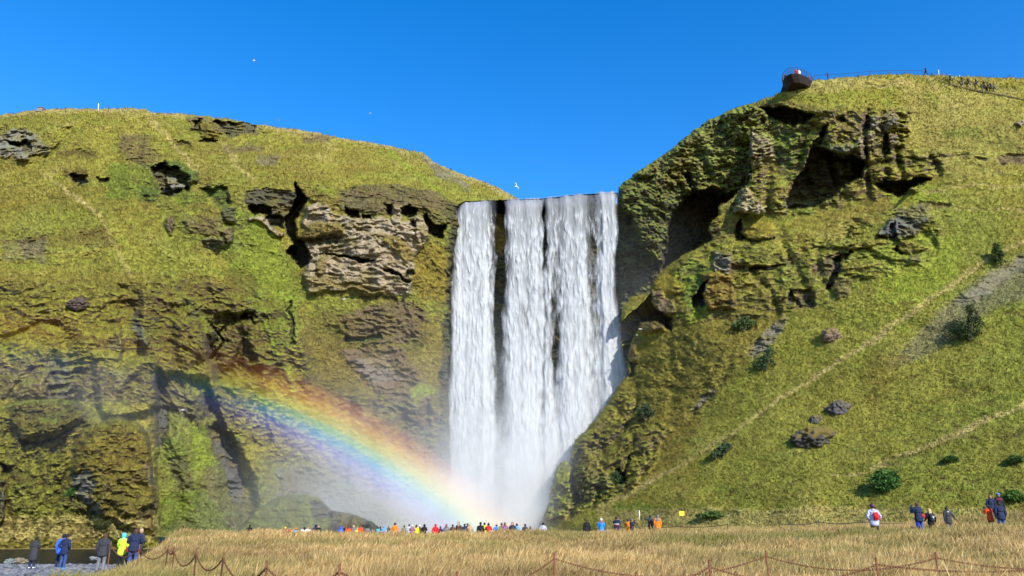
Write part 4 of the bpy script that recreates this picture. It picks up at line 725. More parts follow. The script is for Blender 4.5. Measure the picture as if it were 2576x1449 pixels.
# rainbow: its light painted as a colour ramp in a shell about the line away from the sun
AZ, EL = R(-32.5), R(-30.5)
ANTI = Vector((math.sin(AZ) * math.cos(EL), math.cos(AZ) * math.cos(EL), math.sin(EL)))
EYE = Vector((0, 0, CAMZ))
e1 = ANTI.cross(Vector((0, 0, 1))).normalized(); e2 = e1.cross(ANTI).normalized()
def bow_dir(th, ph): return (ANTI * math.cos(th) + (e1 * math.cos(ph) + e2 * math.sin(ph)) * math.sin(th)).normalized()
def bow_mesh():
    phs = np.linspace(R(16), R(112), 61); ths = [R(37.8), R(39.5), R(41), R(42.7), R(44.6)]
    V = []; nT = len(ths)
    for ph in phs:
        for yy in (80., 97.):
            for th in ths:
                d = bow_dir(th, ph); V.append(tuple(EYE + d * (yy / max(d.y, .2))))
    F = []
    I = lambda k, s, t: k * 2 * nT + s * nT + t
    for k in range(len(phs) - 1):
        for t in range(nT - 1):
            F.append((I(k, 0, t), I(k, 0, t + 1), I(k + 1, 0, t + 1), I(k + 1, 0, t))); F.append((I(k, 1, t), I(k + 1, 1, t), I(k + 1, 1, t + 1), I(k, 1, t + 1)))
        F.append((I(k, 0, 0), I(k + 1, 0, 0), I(k + 1, 1, 0), I(k, 1, 0))); F.append((I(k, 0, nT - 1), I(k, 1, nT - 1), I(k + 1, 1, nT - 1), I(k + 1, 0, nT - 1)))
    for k in (0, len(phs) - 1):
        for t in range(nT - 1):
            f = (I(k, 0, t), I(k, 1, t), I(k, 1, t + 1), I(k, 0, t + 1)); F.append(f if k == 0 else f[::-1])
    return mesh_np('rainbow', np.array(V), np.array(F), smooth=False)
m, nt, out = new_mat('bow_colours'); n = N(nt)
geo = n('NewGeometry'); pos = geo.outputs['Position']
rel = n.vm('SUBTRACT', pos, tuple(EYE)); nr = n.vm('NORMALIZE', rel.outputs[0])
dt = n.vm('DOT_PRODUCT', nr.outputs[0], tuple(ANTI))
ang = n.m('MULTIPLY', n.m('ARCCOSINE', dt.outputs['Value']), 180 / math.pi)
fac = n.m('DIVIDE', n.m('SUBTRACT', ang, 38.5), 5.6, clamp=True)
cr = n('ValToRGB'); nt.links.new(fac, cr.inputs[0])
E = cr.color_ramp; E.interpolation = 'EASE'
stops = [(0, (0, 0, 0)), (.13, (.07, .05, .22)), (.27, (.12, .16, .58)), (.39, (.06, .40, .62)), (.49, (.28, .62, .26)), (.59, (.80, .64, .05)), (.72, (.92, .38, .02)), (.85, (.45, .10, .01)), (1, (0, 0, 0))]
E.elements[0].position = 0; E.elements[0].color = c4(stops[0][1]); E.elements[1].position = 1; E.elements[1].color = c4(stops[-1][1])
for p_, c_ in stops[1:-1]:
    e = E.elements.new(p_); e.color = c4(c_)
# strength of the painted bow from place to place
amt = gauss_terms(n, pos, [(1.0, (-14, 88, 6), (12, 14, 10)), (.52, (-25, 88, 13), (8, 14, 7)), (.55, (-2, 88, 1), (7, 14, 5)), (.03, (-38, 88, 21), (12, 14, 7)), (.10, (-60, 88, 23), (9, 14, 7))])
no = n('TexNoise', ins={'Vector': pos, 'Scale': .16, 'Detail': 3.0, 'Roughness': .6})
nf = n.m('MULTIPLY_ADD', no.outputs['Fac'], 1.2, .4)
dens = n.m('MULTIPLY', n.m('MULTIPLY', amt, nf), .038)
vs_ = n('VolumeScatter', ins={'Color': cr.outputs[0], 'Density': dens, 'Anisotropy': -.35})
nt.links.new(vs_.outputs[0], out.inputs['Volume'])
rainbow = stuff(link('rainbow', bow_mesh(), m), 'rainbow slanting through the spray down to the foot of the waterfall')
# ------------------------------------------------------------------ grass
def blades_mesh(name, base, h, w, bend, col0, col1, head=1.0, updir=None, lvl4=True, gn=None):
    """many blades in one mesh. base n x 3; h, w per blade; bend n x 2 sideways drift of the tip"""
    n = len(base)
    th = RNG.uniform(0, math.pi, n)
    side = np.stack([np.cos(th), np.sin(th) * .6, np.zeros(n)], -1)
    up = np.tile([0, 0, 1.0], (n, 1)) if updir is None else updir
    b3 = np.concatenate([bend, np.zeros((n, 1))], 1)
    def pt(t, k): return base + up * (h * t)[:, None] + b3 * (h * t * t * 1.0)[:, None] - up * (h * t * t * .25 * np.hypot(bend[:, 0], bend[:, 1]))[:, None], side * (w * k * .5)[:, None]
    V, Cc = [], []
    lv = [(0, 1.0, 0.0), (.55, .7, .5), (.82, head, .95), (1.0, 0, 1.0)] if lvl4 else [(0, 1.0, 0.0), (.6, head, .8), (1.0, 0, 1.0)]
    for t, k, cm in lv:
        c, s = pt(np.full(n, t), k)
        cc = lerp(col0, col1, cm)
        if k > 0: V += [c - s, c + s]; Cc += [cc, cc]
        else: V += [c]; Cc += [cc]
    m = len(V)
    V = np.stack(V, 1).reshape(-1, 3); Cc = np.stack(Cc, 1).reshape(-1, 3)
    o = np.arange(n)[:, None] * m
    Q = [o + np.array([[2 * k, 2 * k + 1, 2 * k + 3, 2 * k + 2]]) for k in range(len(lv) - 2)]
    T = o + np.array([[m - 3, m - 2, m - 1]])
    return mesh_np(name, V, [np.concatenate(Q), T], colors=np.clip(Cc, .01, .9), smooth=False, normals=None if gn is None else np.repeat(gn, m, 0))

M_grass = vcol_mat('dry_grass', noise_scale=12, vary=.15, bump=0, translucent=.3, rough=.7)
M_hillgrass = vcol_mat('hill_grass', noise_scale=5, vary=.2, bump=0, translucent=.12, rough=.8, slope_normal=.8)
def scatter_field():
    pts = []
    for y0, y1, dens in ((9.5, 14, 190), (14, 19, 160), (19, 26, 115), (26, 36, 78), (36, 48, 50), (48, 60, 34), (60, 96, 16)):
        xa, xb = -.74 * y1 - 1, .74 * y1 + 1
        n = int((xb - xa) * (y1 - y0) * dens)
        x = RNG.uniform(xa, xb, n); y = RNG.uniform(y0, y1, n)
        pts.append(np.stack([x, y], -1))
    p = np.concatenate(pts)
    x, y = p.T
    edge = x - bank_x(y)
    P = np.stack([x, y, x * 0], -1)
    cl = nz(P, 1.6, off=71); wide = nz(P, 6, off=77); wob = nz(P, .9, off=79)
    keep = (np.abs(x) < .72 * y + .8) & (edge + .8 * wob > -.7) & ~((y > 60) & (x < 4)) & ~((y > 58) & (x < -22)) & (RNG.random(len(x)) < .75 + .5 * cl)
    keep &= ~((y > 64) & (y > 106 - .52 * x))
    p = p[keep]; x, y = p.T; cl, wide = cl[keep], wide[keep]; edge = edge[keep]
    # five blades to a tuft
    reps = 5
    x = np.repeat(x, reps); y = np.repeat(y, reps); cl = np.repeat(cl, reps); wide = np.repeat(wide, reps); edge = np.repeat(edge, reps)
    n = len(x)
    sp = .05 + .0035 * y
    x = x + RNG.normal(0, 1, n) * sp; y = y + RNG.normal(0, 1, n) * sp
    z = gz(x, y) - .03
    # greener, shorter patches where the photograph has them
    u = CX + x / y * FPX * .96
    g = sstep(.0, .5, wide + .5 * cl) * .5
    g = np.maximum(g, sstep(27, 16, y) * sstep(-4.2, -7.0, x + .7 * cl + .5 * wide) * (.75 + .3 * cl))
    g = np.maximum(g, np.exp(-((x + 4.3) / 1.3) ** 2 - ((y - 13.0) / 1.8) ** 2) * 1.1)
    g = np.maximum(g, np.exp(-((x - 2.0) / 1.5) ** 2 - ((y - 13.) / 1.2) ** 2) * .0)
    g = np.maximum(g, np.exp(-((y - 37 - .05 * x) / 4.5) ** 2) * sstep(2, 9, x) * .75)
    g = np.maximum(g, sstep(46, 60, y) * sstep(4, 12, x) * .5)
    g = np.maximum(g, np.exp(-((x - 7.5) / 3.0) ** 2 - ((y - 21) / 4.) ** 2) * .5)
    g = np.clip(g + RNG.normal(0, .16, n), 0, 1)
    h = RNG.uniform(.42, .80, n) * (1 + .25 * cl) * lerp(1, .72, g) * lerp(.55, 1, sstep(-.6, .8, edge))
    h = h * (1 + .45 * np.clip(nz(np.stack([x, y, x * 0], -1), 2.2, off=95), -.7, 1))
    w = (.0038 + .00028 * y) * RNG.uniform(.7, 1.4, n)
    bend = np.stack([RNG.normal(.30, .30, n), RNG.normal(.0, .25, n)], -1)
    r = RNG.random((n, 1))
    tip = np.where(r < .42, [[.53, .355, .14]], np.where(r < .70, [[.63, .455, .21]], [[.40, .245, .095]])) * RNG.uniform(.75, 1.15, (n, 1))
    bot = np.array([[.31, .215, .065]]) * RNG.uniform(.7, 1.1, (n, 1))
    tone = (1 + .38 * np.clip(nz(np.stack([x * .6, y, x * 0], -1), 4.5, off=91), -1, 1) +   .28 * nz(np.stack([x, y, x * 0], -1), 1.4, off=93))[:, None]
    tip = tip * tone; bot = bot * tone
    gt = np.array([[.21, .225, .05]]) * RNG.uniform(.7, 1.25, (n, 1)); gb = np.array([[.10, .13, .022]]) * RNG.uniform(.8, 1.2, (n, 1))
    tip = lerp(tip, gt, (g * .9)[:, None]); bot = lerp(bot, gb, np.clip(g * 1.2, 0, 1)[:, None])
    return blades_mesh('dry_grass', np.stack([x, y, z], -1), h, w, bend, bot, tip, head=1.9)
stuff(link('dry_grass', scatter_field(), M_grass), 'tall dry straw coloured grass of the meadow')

def turf_on(obj, n, hmin, hmax, width, seed, name, label):
    """short tussocks growing on a hillside; none on bare rock"""
    me = obj.data
    nv = len(me.vertices); V = np.empty(nv * 3, np.float32); me.vertices.foreach_get('co', V); V = V.reshape(-1, 3)
    Cc = np.empty(nv * 4, np.float32); me.attributes['Col'].data.foreach_get('color', Cc); Cc = Cc.reshape(-1, 4)[:, :3]
    Nn = np.empty(nv * 3, np.float32); me.vertices.foreach_get('normal', Nn); Nn = Nn.reshape(-1, 3)
    rng = np.random.default_rng(seed)
    ok = (Cc[:, 1] > Cc[:, 2] * 1.9) & (Cc[:, 1] > .06) & (Nn[:, 2] > -.1)
    # even over the ground: weight by the area each vertex stands for (grows with distance squared)
    wgt = ok * V[:, 1] ** 2 * (V[:, 1] < 149); wgt /= wgt.sum()
    cs = np.cumsum(wgt); i = np.searchsorted(cs, rng.random(n)); i = np.clip(i, 0, nv - 1)
    base = V[i] + rng.normal(0, .06, (n, 3)) - Nn[i] * .03
    c = Cc[i]
    cl = nz(base, 1.1, off=seed)
    h = rng.uniform(hmin, hmax, n) * (1 + .4 * cl)
    up = np.array([0, 0, 1.0]) * .8 + Nn[i] * .75; up /= np.linalg.norm(up, axis=1, keepdims=True)
    bend = np.stack([rng.normal(0, .5, n), rng.normal(-.25, .35, n)], -1)
    k = rng.random((n, 1))
    tip = np.where(k < .3, c * 1.0 + np.array([[.045, .034, .012]]), np.where(k < .62, c * 1.10, c * .94))
    bot = c * .85
    m = blades_mesh(name, base, h, width * rng.uniform(.6, 1.5, n), bend, bot, tip, head=.9, updir=up, lvl4=False, gn=Nn[i] * .8 + np.array([0, -.2, .25]))
    return stuff(link(name, m, M_hillgrass), label)
turf_on(cliff_left, 170000, .16, .46, .10, 5, 'hillside_grass', 'short olive grass covering the left hill')
turf_on(hill_right, 200000, .16, .44, .09, 6, 'hillside_grass', 'short olive grass covering the right hill')
turf_on(knoll, 40000, .12, .32, .08, 7, 'knoll_moss_grass', 'mossy tufts covering the knoll by the river')

# ------------------------------------------------------------------ gravel and boulders
def rock_np(seed, sub=3, rough=.28, flat=.75):
    import bmesh
    bm = bmesh.new(); bmesh.ops.create_icosphere(bm, subdivisions=sub, radius=1.0)
    V = np.array([v.co[:] for v in bm.verts]); F = np.array([[v.index for v in f.verts] for f in bm.faces]); bm.free()
    d = V / np.linalg.norm(V, axis=1, keepdims=True)
    r = 1 + rough * nz(d, .9, off=seed * 3.1) + rough * .8 * ridged(nz(d, .5, off=seed * 1.7)) * .5 + rough * .35 * nz(d, .2, off=seed)
    V = d * r[:, None]; V[:, 2] *= flat
    return V, F
def gravel():
    kinds = [rock_np(k, 1, .35, .55) for k in range(5)]
    Vs, Fs, Cs = [], [], []; off = 0
    n = 5200
    for _ in range(n):
        y = 37 + 19 * RNG.random() ** 1.2; x = RNG.uniform(-.74 * y, float(bank_x(np.array([y]))[0]) - .4)
        if y > 54.5 + RNG.normal() * .8: continue
        if y < 40.5 + .1 * (x + 26) + RNG.normal() * .5 and RNG.random() < .85: continue
        s = min(.04 + RNG.exponential(.04), .15)
        V, F = kinds[RNG.integers(5)]; a = RNG.uniform(0, 6.28); ca, sa = math.cos(a), math.sin(a)
        W = V * s; W = np.stack([W[:, 0] * ca - W[:, 1] * sa, W[:, 0] * sa + W[:, 1] * ca, W[:, 2]], -1) + [x, y, gzf(x, y) + s * .2]
        Vs.append(W); Fs.append(F + off); off += len(V)
        c = np.array([.165, .17, .18]) * RNG.uniform(.5, 1.4) if RNG.random() < .9 else np.array([.2, .17, .13])
        Cs.append(np.tile(c, (len(V), 1)))
    return mesh_np('gravel', np.concatenate(Vs), np.concatenate(Fs), colors=np.concatenate(Cs), smooth=False)
M_stone = vcol_mat('stone', noise_scale=8, vary=.4, bump=.6, bump_scale=12, dist=.05)
stuff(link('gravel', gravel(), M_stone), 'grey stones of the river bank')

def boulder(u, v, Y, wpx, hpx, col, label, seed, moss=.0, dz=0., group=None):
    s = Y / FPX * 1.02
    V, F = rock_np(seed, 5, .46, 1.0)
    P = V * np.array([wpx / 2 * s, wpx / 2 * s * .8, hpx / 2 * s])
    d = V / np.linalg.norm(V, axis=1, keepdims=True)
    C = np.array(col)[None] * (1 + .5 * nz(d, .35, off=seed) + .3 * nz(d, .12, off=seed + 5))[:, None]
    t = sstep(.15, .6, d[:, 2] + .7 * nz(d, .4, off=seed + 9)) * moss
    C = C + (PAL['moss'] - C) * t[:, None]
    o = link('boulder', mesh_np('boulder', P, F, colors=np.clip(C, .01, .8)), M_stone)
    o.location = w1(u, v, Y) + Vector((0, 0, dz))
    return tag(o, label, 'boulder', group)
G_b = 'loose boulders on the slopes'
boulder(196, 765, depth1(196, 765) - .9, 46, 28, (.085, .06, .05), 'smooth purplish brown boulder stuck in the mossy left cliff', 2, 0, group=G_b)
boulder(2091, 845, depth3(2091, 845) - .1, 42, 34, (.17, .12, .085), 'brown rounded boulder standing alone in green grass of the right slope', 3, .5, group=G_b)
boulder(2112, 1030, depth3(2112, 1030) - .0, 48, 40, (.085, .078, .078), 'grey cracked boulder, upper one of the rocks low on the right slope', 4, .35, group=G_b)
boulder(2050, 1056, depth3(2050, 1056) + .0, 26, 20, (.085, .08, .075), 'small grey boulder between two bigger ones low on the right slope', 5, .5, group=G_b)
boulder(2050, 1108, depth3(2050, 1108) + .1, 92, 52, (.06, .052, .045), 'broad dark mossy boulder, biggest of the rocks low on the right slope', 6, .75, group=G_b)
G_r = 'boulders on the river bank'
boulder(28, 1413, 46, 24, 10, (.17, .19, .18), 'pale grey green boulder at the water edge beside a brown one', 7, 0, group=G_r)
boulder(50, 1412, 46.3, 28, 12, (.19, .155, .10), 'brown boulder at the water edge of the gravel bank', 8, 0, group=G_r)
boulder(236, 1405, 47.5, 16, 7, (.22, .23, .24), 'low grey stone on the gravel left of the man in dark grey', 9, 0, group=G_r)

# ------------------------------------------------------------------ bushes and small trees
M_leaf = vcol_mat('leaf', noise_scale=5, vary=.3, bump=0, translucent=.3, rough=.6)
M_bark = plain('bark', (.10, .08, .06), .9, .4, 12)
def bush(u, v, Y, wpx, hpx, col, label, seed, lobes=None, cat='bush', name='bush', leaf=.17, dens=1.0, group='bushes on the slopes'):
    """u,v: foot of the bush"""
    rng = np.random.default_rng(seed)
    s = Y / FPX * 1.03; Wd, Ht = wpx * s, hpx * s
    root = empty(name, w1(u, v, Y), label, cat, group)
    lobes = lobes or [(0, .5, .42), (-.25, .35, .3), (.25, .4, .3), (.05, .78, .26)]
    # stems
    Vs, Fs, off = [], [], 0
    for lx, lz, lr in lobes:
        p0 = np.array([0, 0, -.3]); p1 = np.array([lx * Wd, rng.normal(0, .1) * Wd, lz * Ht])
        ring = []
        for t in np.linspace(0, 1, 5):
            c = p0 + (p1 - p0) * t + np.array([.08 * Wd * math.sin(t * 5 + seed), 0, 0]) * t * (1 - t); r = (.055 * (1 - t) + .015) * max(Wd, 1) * .5
            a = np.linspace(0, 2 * math.pi, 7)[:-1]; ring.append(c + r * np.stack([np.cos(a), np.sin(a), a * 0], -1))
        Vs.append(np.concatenate(ring))
        for k in range(4):
            for j in range(6): Fs.append((off + k * 6 + j, off + k * 6 + (j + 1) % 6, off + (k + 1) * 6 + (j + 1) % 6, off + (k + 1) * 6 + j))
        off += 30
    link('trunk', mesh_np('trunk', np.concatenate(Vs), np.array(Fs)), M_bark, root)
    # crown: clumps of leaves on twigs spread through each lobe
    C0, Cc = [], []
    for lx, lz, lr in lobes:
        nclump = int(26 * dens * (lr / .35) ** 1.5) + 6
        for _ in range(nclump):
            d = rng.normal(size=3); d /= np.linalg.norm(d); rr = rng.random() ** .45
            c = np.array([lx * Wd + d[0] * lr * Wd * rr, d[1] * lr * Wd * rr * .9, lz * Ht + d[2] * lr * Ht * rr])
            m_ = int(rng.integers(10, 20))
            C0.append(c + rng.normal(0, 1, (m_, 3)) * np.array([.055 * Wd, .055 * Wd, .05 * Ht]))
            Cc.append(np.tile(np.array(col) * 1.45 * rng.uniform(.6, 1.5), (m_, 1)) * rng.uniform(.7, 1.3, (m_, 1)))
    c = np.concatenate(C0); cc = np.concatenate(Cc); k = len(c)
    c[:, 2] = np.maximum(c[:, 2], .02)
    a = rng.normal(size=(k, 3)); a /= np.linalg.norm(a, axis=1, keepdims=True); b = np.cross(a, rng.normal(size=(k, 3))); b /= np.linalg.norm(b, axis=1, keepdims=True)
    L = leaf * rng.uniform(.6, 1.3, (k, 1))
    V = np.stack([c - a * L, c + b * L * .5, c + a * L, c - b * L * .5], 1).reshape(-1, 3)
    F = np.arange(4 * k).reshape(k, 4)
    link('crown', mesh_np('crown', V, F, colors=np.repeat(cc, 4, 0), smooth=False), M_leaf, root)
    return root
D3 = depth3
bush(2440, 852, D3(2440, 852) - .5, 78, 84, (.035, .05, .018), 'dark leaning shrub with a taller right half below the grey scree', 1, [(-.3, .28, .3), (.05, .3, .34), (.28, .55, .24), (.22, .86, .2)], 'shrub', 'shrub', dens=1.3)
bush(2516, 664, D3(2516, 664) - .5, 38, 56, (.05, .07, .02), 'small pointed tree standing at the top edge of the scree', 2, [(0, .35, .42), (-.05, .6, .34), (.02, .85, .2)], 'tree', 'small_tree')
bush(1926, 928, D3(1926, 928) - .4, 58, 56, (.045, .07, .03), 'grey green bush beside the bare grey strip of the spur', 3, [(-.22, .2, .3), (.1, .4, .35), (.22, .75, .22)])
bush(1872, 830, D3(1872, 830) - .3, 50, 36, (.06, .09, .03), 'dark bush under the brown ledge of the spur', 4)
bush(1624, 1054, D3(1624, 1054) - .3, 46, 38, (.055, .075, .035), 'lone grey green bush on the mossy flank of the spur', 5)
bush(1815, 1150, D3(1815, 1150) - .3, 50, 38, (.05, .075, .035), 'bluish green bush low on the slope above the crowd in orange', 6, [(-.28, .15, .24), (.05, .4, .3), (.25, .65, .26)])
bush(1548, 1222, D3(1548, 1222) - .4, 36, 34, (.05, .075, .03), 'bush in front of the black hollow at the foot of the spur', 7)
bush(2228, 1235, D3(2228, 1235) - .3, 66, 52, (.045, .095, .022), 'dense round dark green bush above the walkers on the right', 8, [(0, .5, .46), (-.2, .45, .34), (.22, .45, .34), (.0, .2, .4)], dens=1.6)
bush(2394, 1162, D3(2394, 1162) - .2, 34, 14, (.05, .085, .02), 'low flat green bush high above the two people in black', 9)
bush(2556, 1165, D3(2556, 1165) - .2, 36, 18, (.05, .085, .02), 'flat green bush at the right border of the picture', 10)
bush(2552, 1262, D3(2552, 1262) - .2, 50, 26, (.06, .11, .022), 'green bush behind the couple standing at the right', 12, dens=1.2)
bush(183, 1252, 90.5, 38, 22, (.045, .085, .02), 'dark green bush at the foot of the mossy knoll', 15, leaf=.14)
bush(1790, 1303, D3(1790, 1303) - .3, 60, 14, (.06, .09, .022), 'low spreading green bush right of the yellow sign', 16)
# ------------------------------------------------------------------ small shapes
def tube_np(pts, r, n=8, closed_ends=True):
    pts = [np.array(p, float) for p in pts]; V, F = [], []
    m = len(pts)
    rr = r if isinstance(r, (list, tuple)) else [r] * m
    for i, p in enumerate(pts):
        t = pts[min(i + 1, m - 1)] - pts[max(i - 1, 0)]; t /= np.linalg.norm(t) + 1e-9
        a = np.cross(t, [0, 0, 1.0]) if abs(t[2]) < .95 else np.cross(t, [0, 1.0, 0]); a /= np.linalg.norm(a); b = np.cross(t, a)
        for k in range(n):
            an = 2 * math.pi * k / n; V.append(p + rr[i] * (a * math.cos(an) + b * math.sin(an)))
    for i in range(m - 1):
        for k in range(n): F.append((i * n + k, i * n + (k + 1) % n, (i + 1) * n + (k + 1) % n, (i + 1) * n + k))
    T = []
    if closed_ends:
        for i, fl in ((0, 1), (m - 1, 0)):
            V.append(pts[i]); c = len(V) - 1
            for k in range(n):
                f = (c, i * n + k, i * n + (k + 1) % n); T.append(f[::-1] if fl else f)
    return np.array(V), np.array(F), np.array(T)
class Acc:
    def __init__(s): s.V, s.Q, s.T, s.o = [], [], [], 0
    def add(s, V, Q=None, T=None):
        V = np.asarray(V, float); s.V.append(V)
        if Q is not None and len(Q): s.Q.append(np.asarray(Q) + s.o)
        if T is not None and len(T): s.T.append(np.asarray(T) + s.o)
        s.o += len(V); return s
    def tube(s, pts, r, n=8): return s.add(*tube_np(pts, r, n))
    def box(s, c, d, rz=0.0, bev=0.0):
        x, y, z = [k / 2 for k in d]
        V = np.array([(a * x, b * y, e * z) for e in (-1, 1) for a, b in ((-1, -1), (1, -1), (1, 1), (-1, 1))])
        ca, sa = math.cos(rz), math.sin(rz)
        V = np.stack([V[:, 0] * ca - V[:, 1] * sa, V[:, 0] * sa + V[:, 1] * ca, V[:, 2]], -1) + np.array(c)
        return s.add(V, [(0, 3, 2, 1), (4, 5, 6, 7), (0, 1, 5, 4), (1, 2, 6, 5), (2, 3, 7, 6), (3, 0, 4, 7)])
    def mesh(s, name, smooth=False):
        Fs = []
        if s.Q: Fs.append(np.concatenate(s.Q))
        if s.T: Fs.append(np.concatenate(s.T))
        return mesh_np(name, np.concatenate(s.V), Fs, smooth=smooth)
    def out(s, name, mat, parent=None, smooth=False): return link(name, s.mesh(name, smooth), mat, parent)

M_rust = plain('rusty_iron', (.16, .062, .03), .85, .45, 40, 0, .3)
M_rope = plain('old_rope', (.075, .05, .04), .95, .4, 60)
M_white = plain('white_paint', (.78, .78, .76), .6, .1, 10)
M_deck = plain('weathered_steel', (.020, .011, .011), .8, .4, 6)
M_rail = plain('rail_paint', (.05, .035, .04), .7, .3, 10)
M_steel = plain('grey_rail', (.20, .19, .17), .6, .25, 10)

def sag(p, q, drop, n):
    return [p + (q - p) * t - Vector((0, 0, drop * 4 * t * (1 - t))) for t in [k / n for k in range(n + 1)]]
def chain_mesh(pts, link_len=.062, wire=.006, wid=.017):
    """links threaded along a hanging line, every other one turned"""
    L = [0.0]
    for a, b in zip(pts[:-1], pts[1:]): L.append(L[-1] + (b - a).length)
    acc = Acc(); step = link_len * .78; n = int(L[-1] / step)
    prof = []
    for k in range(8):
        a = 2 * math.pi * k / 8
        prof.append((math.copysign(abs(math.cos(a)) ** .7, math.cos(a)) * link_len / 2, math.copysign(abs(math.sin(a)) ** .8, math.sin(a)) * wid))
    for i in range(n):
        s = (i + .5) * step; k = 0
        while k < len(L) - 2 and L[k + 1] < s: k += 1
        t = (pts[k + 1] - pts[k]).normalized(); c = pts[k] + t * (s - L[k])
        sd_ = t.cross(Vector((0, 0, 1))).normalized(); up = sd_.cross(t)
        ang = R(45 + 90 * (i % 2)); ax = sd_ * math.cos(ang) + up * math.sin(ang); nx = t.cross(ax)
        V, Q = [], []
        for x, y in prof:
            cc = c + t * x + ax * y; ro = (t * x + ax * y * 1.6).normalized()
            for j in range(4):
                b = math.pi / 2 * j; V.append(tuple(cc + (ro * math.cos(b) + nx * math.sin(b)) * wire))
        for a in range(8):
            for j in range(4): Q.append((a * 4 + j, a * 4 + (j + 1) % 4, ((a + 1) % 8) * 4 + (j + 1) % 4, ((a + 1) % 8) * 4 + j))
        acc.add(V, Q)
    return acc.mesh('chain', smooth=True)
def fence(name, label, posts, sags, r, mat, chain=True, ground_sink=.3, rope_mat=None, attach=.10, cat='fence', group=None, lean=.02, rope_r=.016):
    """posts: list of (u, v of the top, depth); sags: drop of every span"""
    tops = [w1(u, v, Y) for u, v, Y in posts]
    f = empty(name, (tops[0].x, tops[0].y, gzf(tops[0].x, tops[0].y)), label, cat, group)
    o = Vector(f.location)
    for k, t in enumerate(tops):
        g = gzf(t.x, t.y) - ground_sink
        foot = Vector((t.x + math.sin(k * 2.3) * lean, t.y + math.cos(k * 1.7) * lean, min(g, t.z - .6)))
        acc = Acc().tube([foot - o, t - o], r, 10)
        d = (t - foot).normalized()
        acc.tube([t - o - d * .005, t - o + d * .012], [r * 1.15, r * .6], 10)
        e = t - d * attach
        acc.tube([e - o + Vector((-r * 1.7, 0, .0)), e - o + Vector((r * 1.7, 0, 0))], r * .45, 6)
        acc.out('post', mat, f, True)
    for k, (a, b) in enumerate(zip(tops[:-1], tops[1:])):
        pa, pb = a - Vector((0, 0, attach)), b - Vector((0, 0, attach))
        pts = [p - o for p in sag(pa, pb, sags[k], 22)]
        if chain: link('chain', chain_mesh(pts), rope_mat or mat, f)
        else: Acc().tube([tuple(p) for p in pts], rope_r, 7).out('rope', rope_mat or M_rope, f, True)
    return f
G_f = 'low fences along the path'
fence('chain_fence', 'rusty post fence with sagging chain running across the meadow from the gravel bank', [(280, 1362, 25.5), (352, 1370, 21.8), (424, 1372, 20.9), (439, 1375.5, 19.8), (495, 1382, 17.8), (563, 1391, 15.6), (672, 1411, 12.3), (855, 1420.5, 11.0), (1394.5, 1391.5, 15.2), (1926, 1386.5, 16.3), (2353, 1390, 15.6), (2900, 1385, 17.)],
      [.30, .26, .10, .30, .28, .30, .22, .50, .36, .25, .25], .018, M_rust, group=G_f)
fence('chain_fence', 'nearer rusty chain fence with two posts in front, lower right of the meadow', [(1150, 1440, 10.6), (1783.5, 1409, 12.3), (2203, 1404, 13.1), (2760, 1396, 13.6)], [.42, .24, .14], .018, M_rust, group=G_f)
fence('rope_fence', 'thin rope fence behind the walkers on the right', [(1960, 1313, 50), (2059, 1309, 50), (2166, 1308, 49), (2473, 1289, 47), (2549, 1286, 46.5), (2680, 1284, 46)], [.12, .12, .30, .15, .2], .03, M_rail, chain=False, group=G_f, rope_r=.026)
fence('rope_fence', 'thin rope fence behind the photographers at the middle right', [(1420, 1325, 74), (1560, 1322, 72), (1700, 1321, 70), (1830, 1316, 66)], [.15, .15, .15], .03, M_rail, chain=False, group=G_f, rope_r=.026)

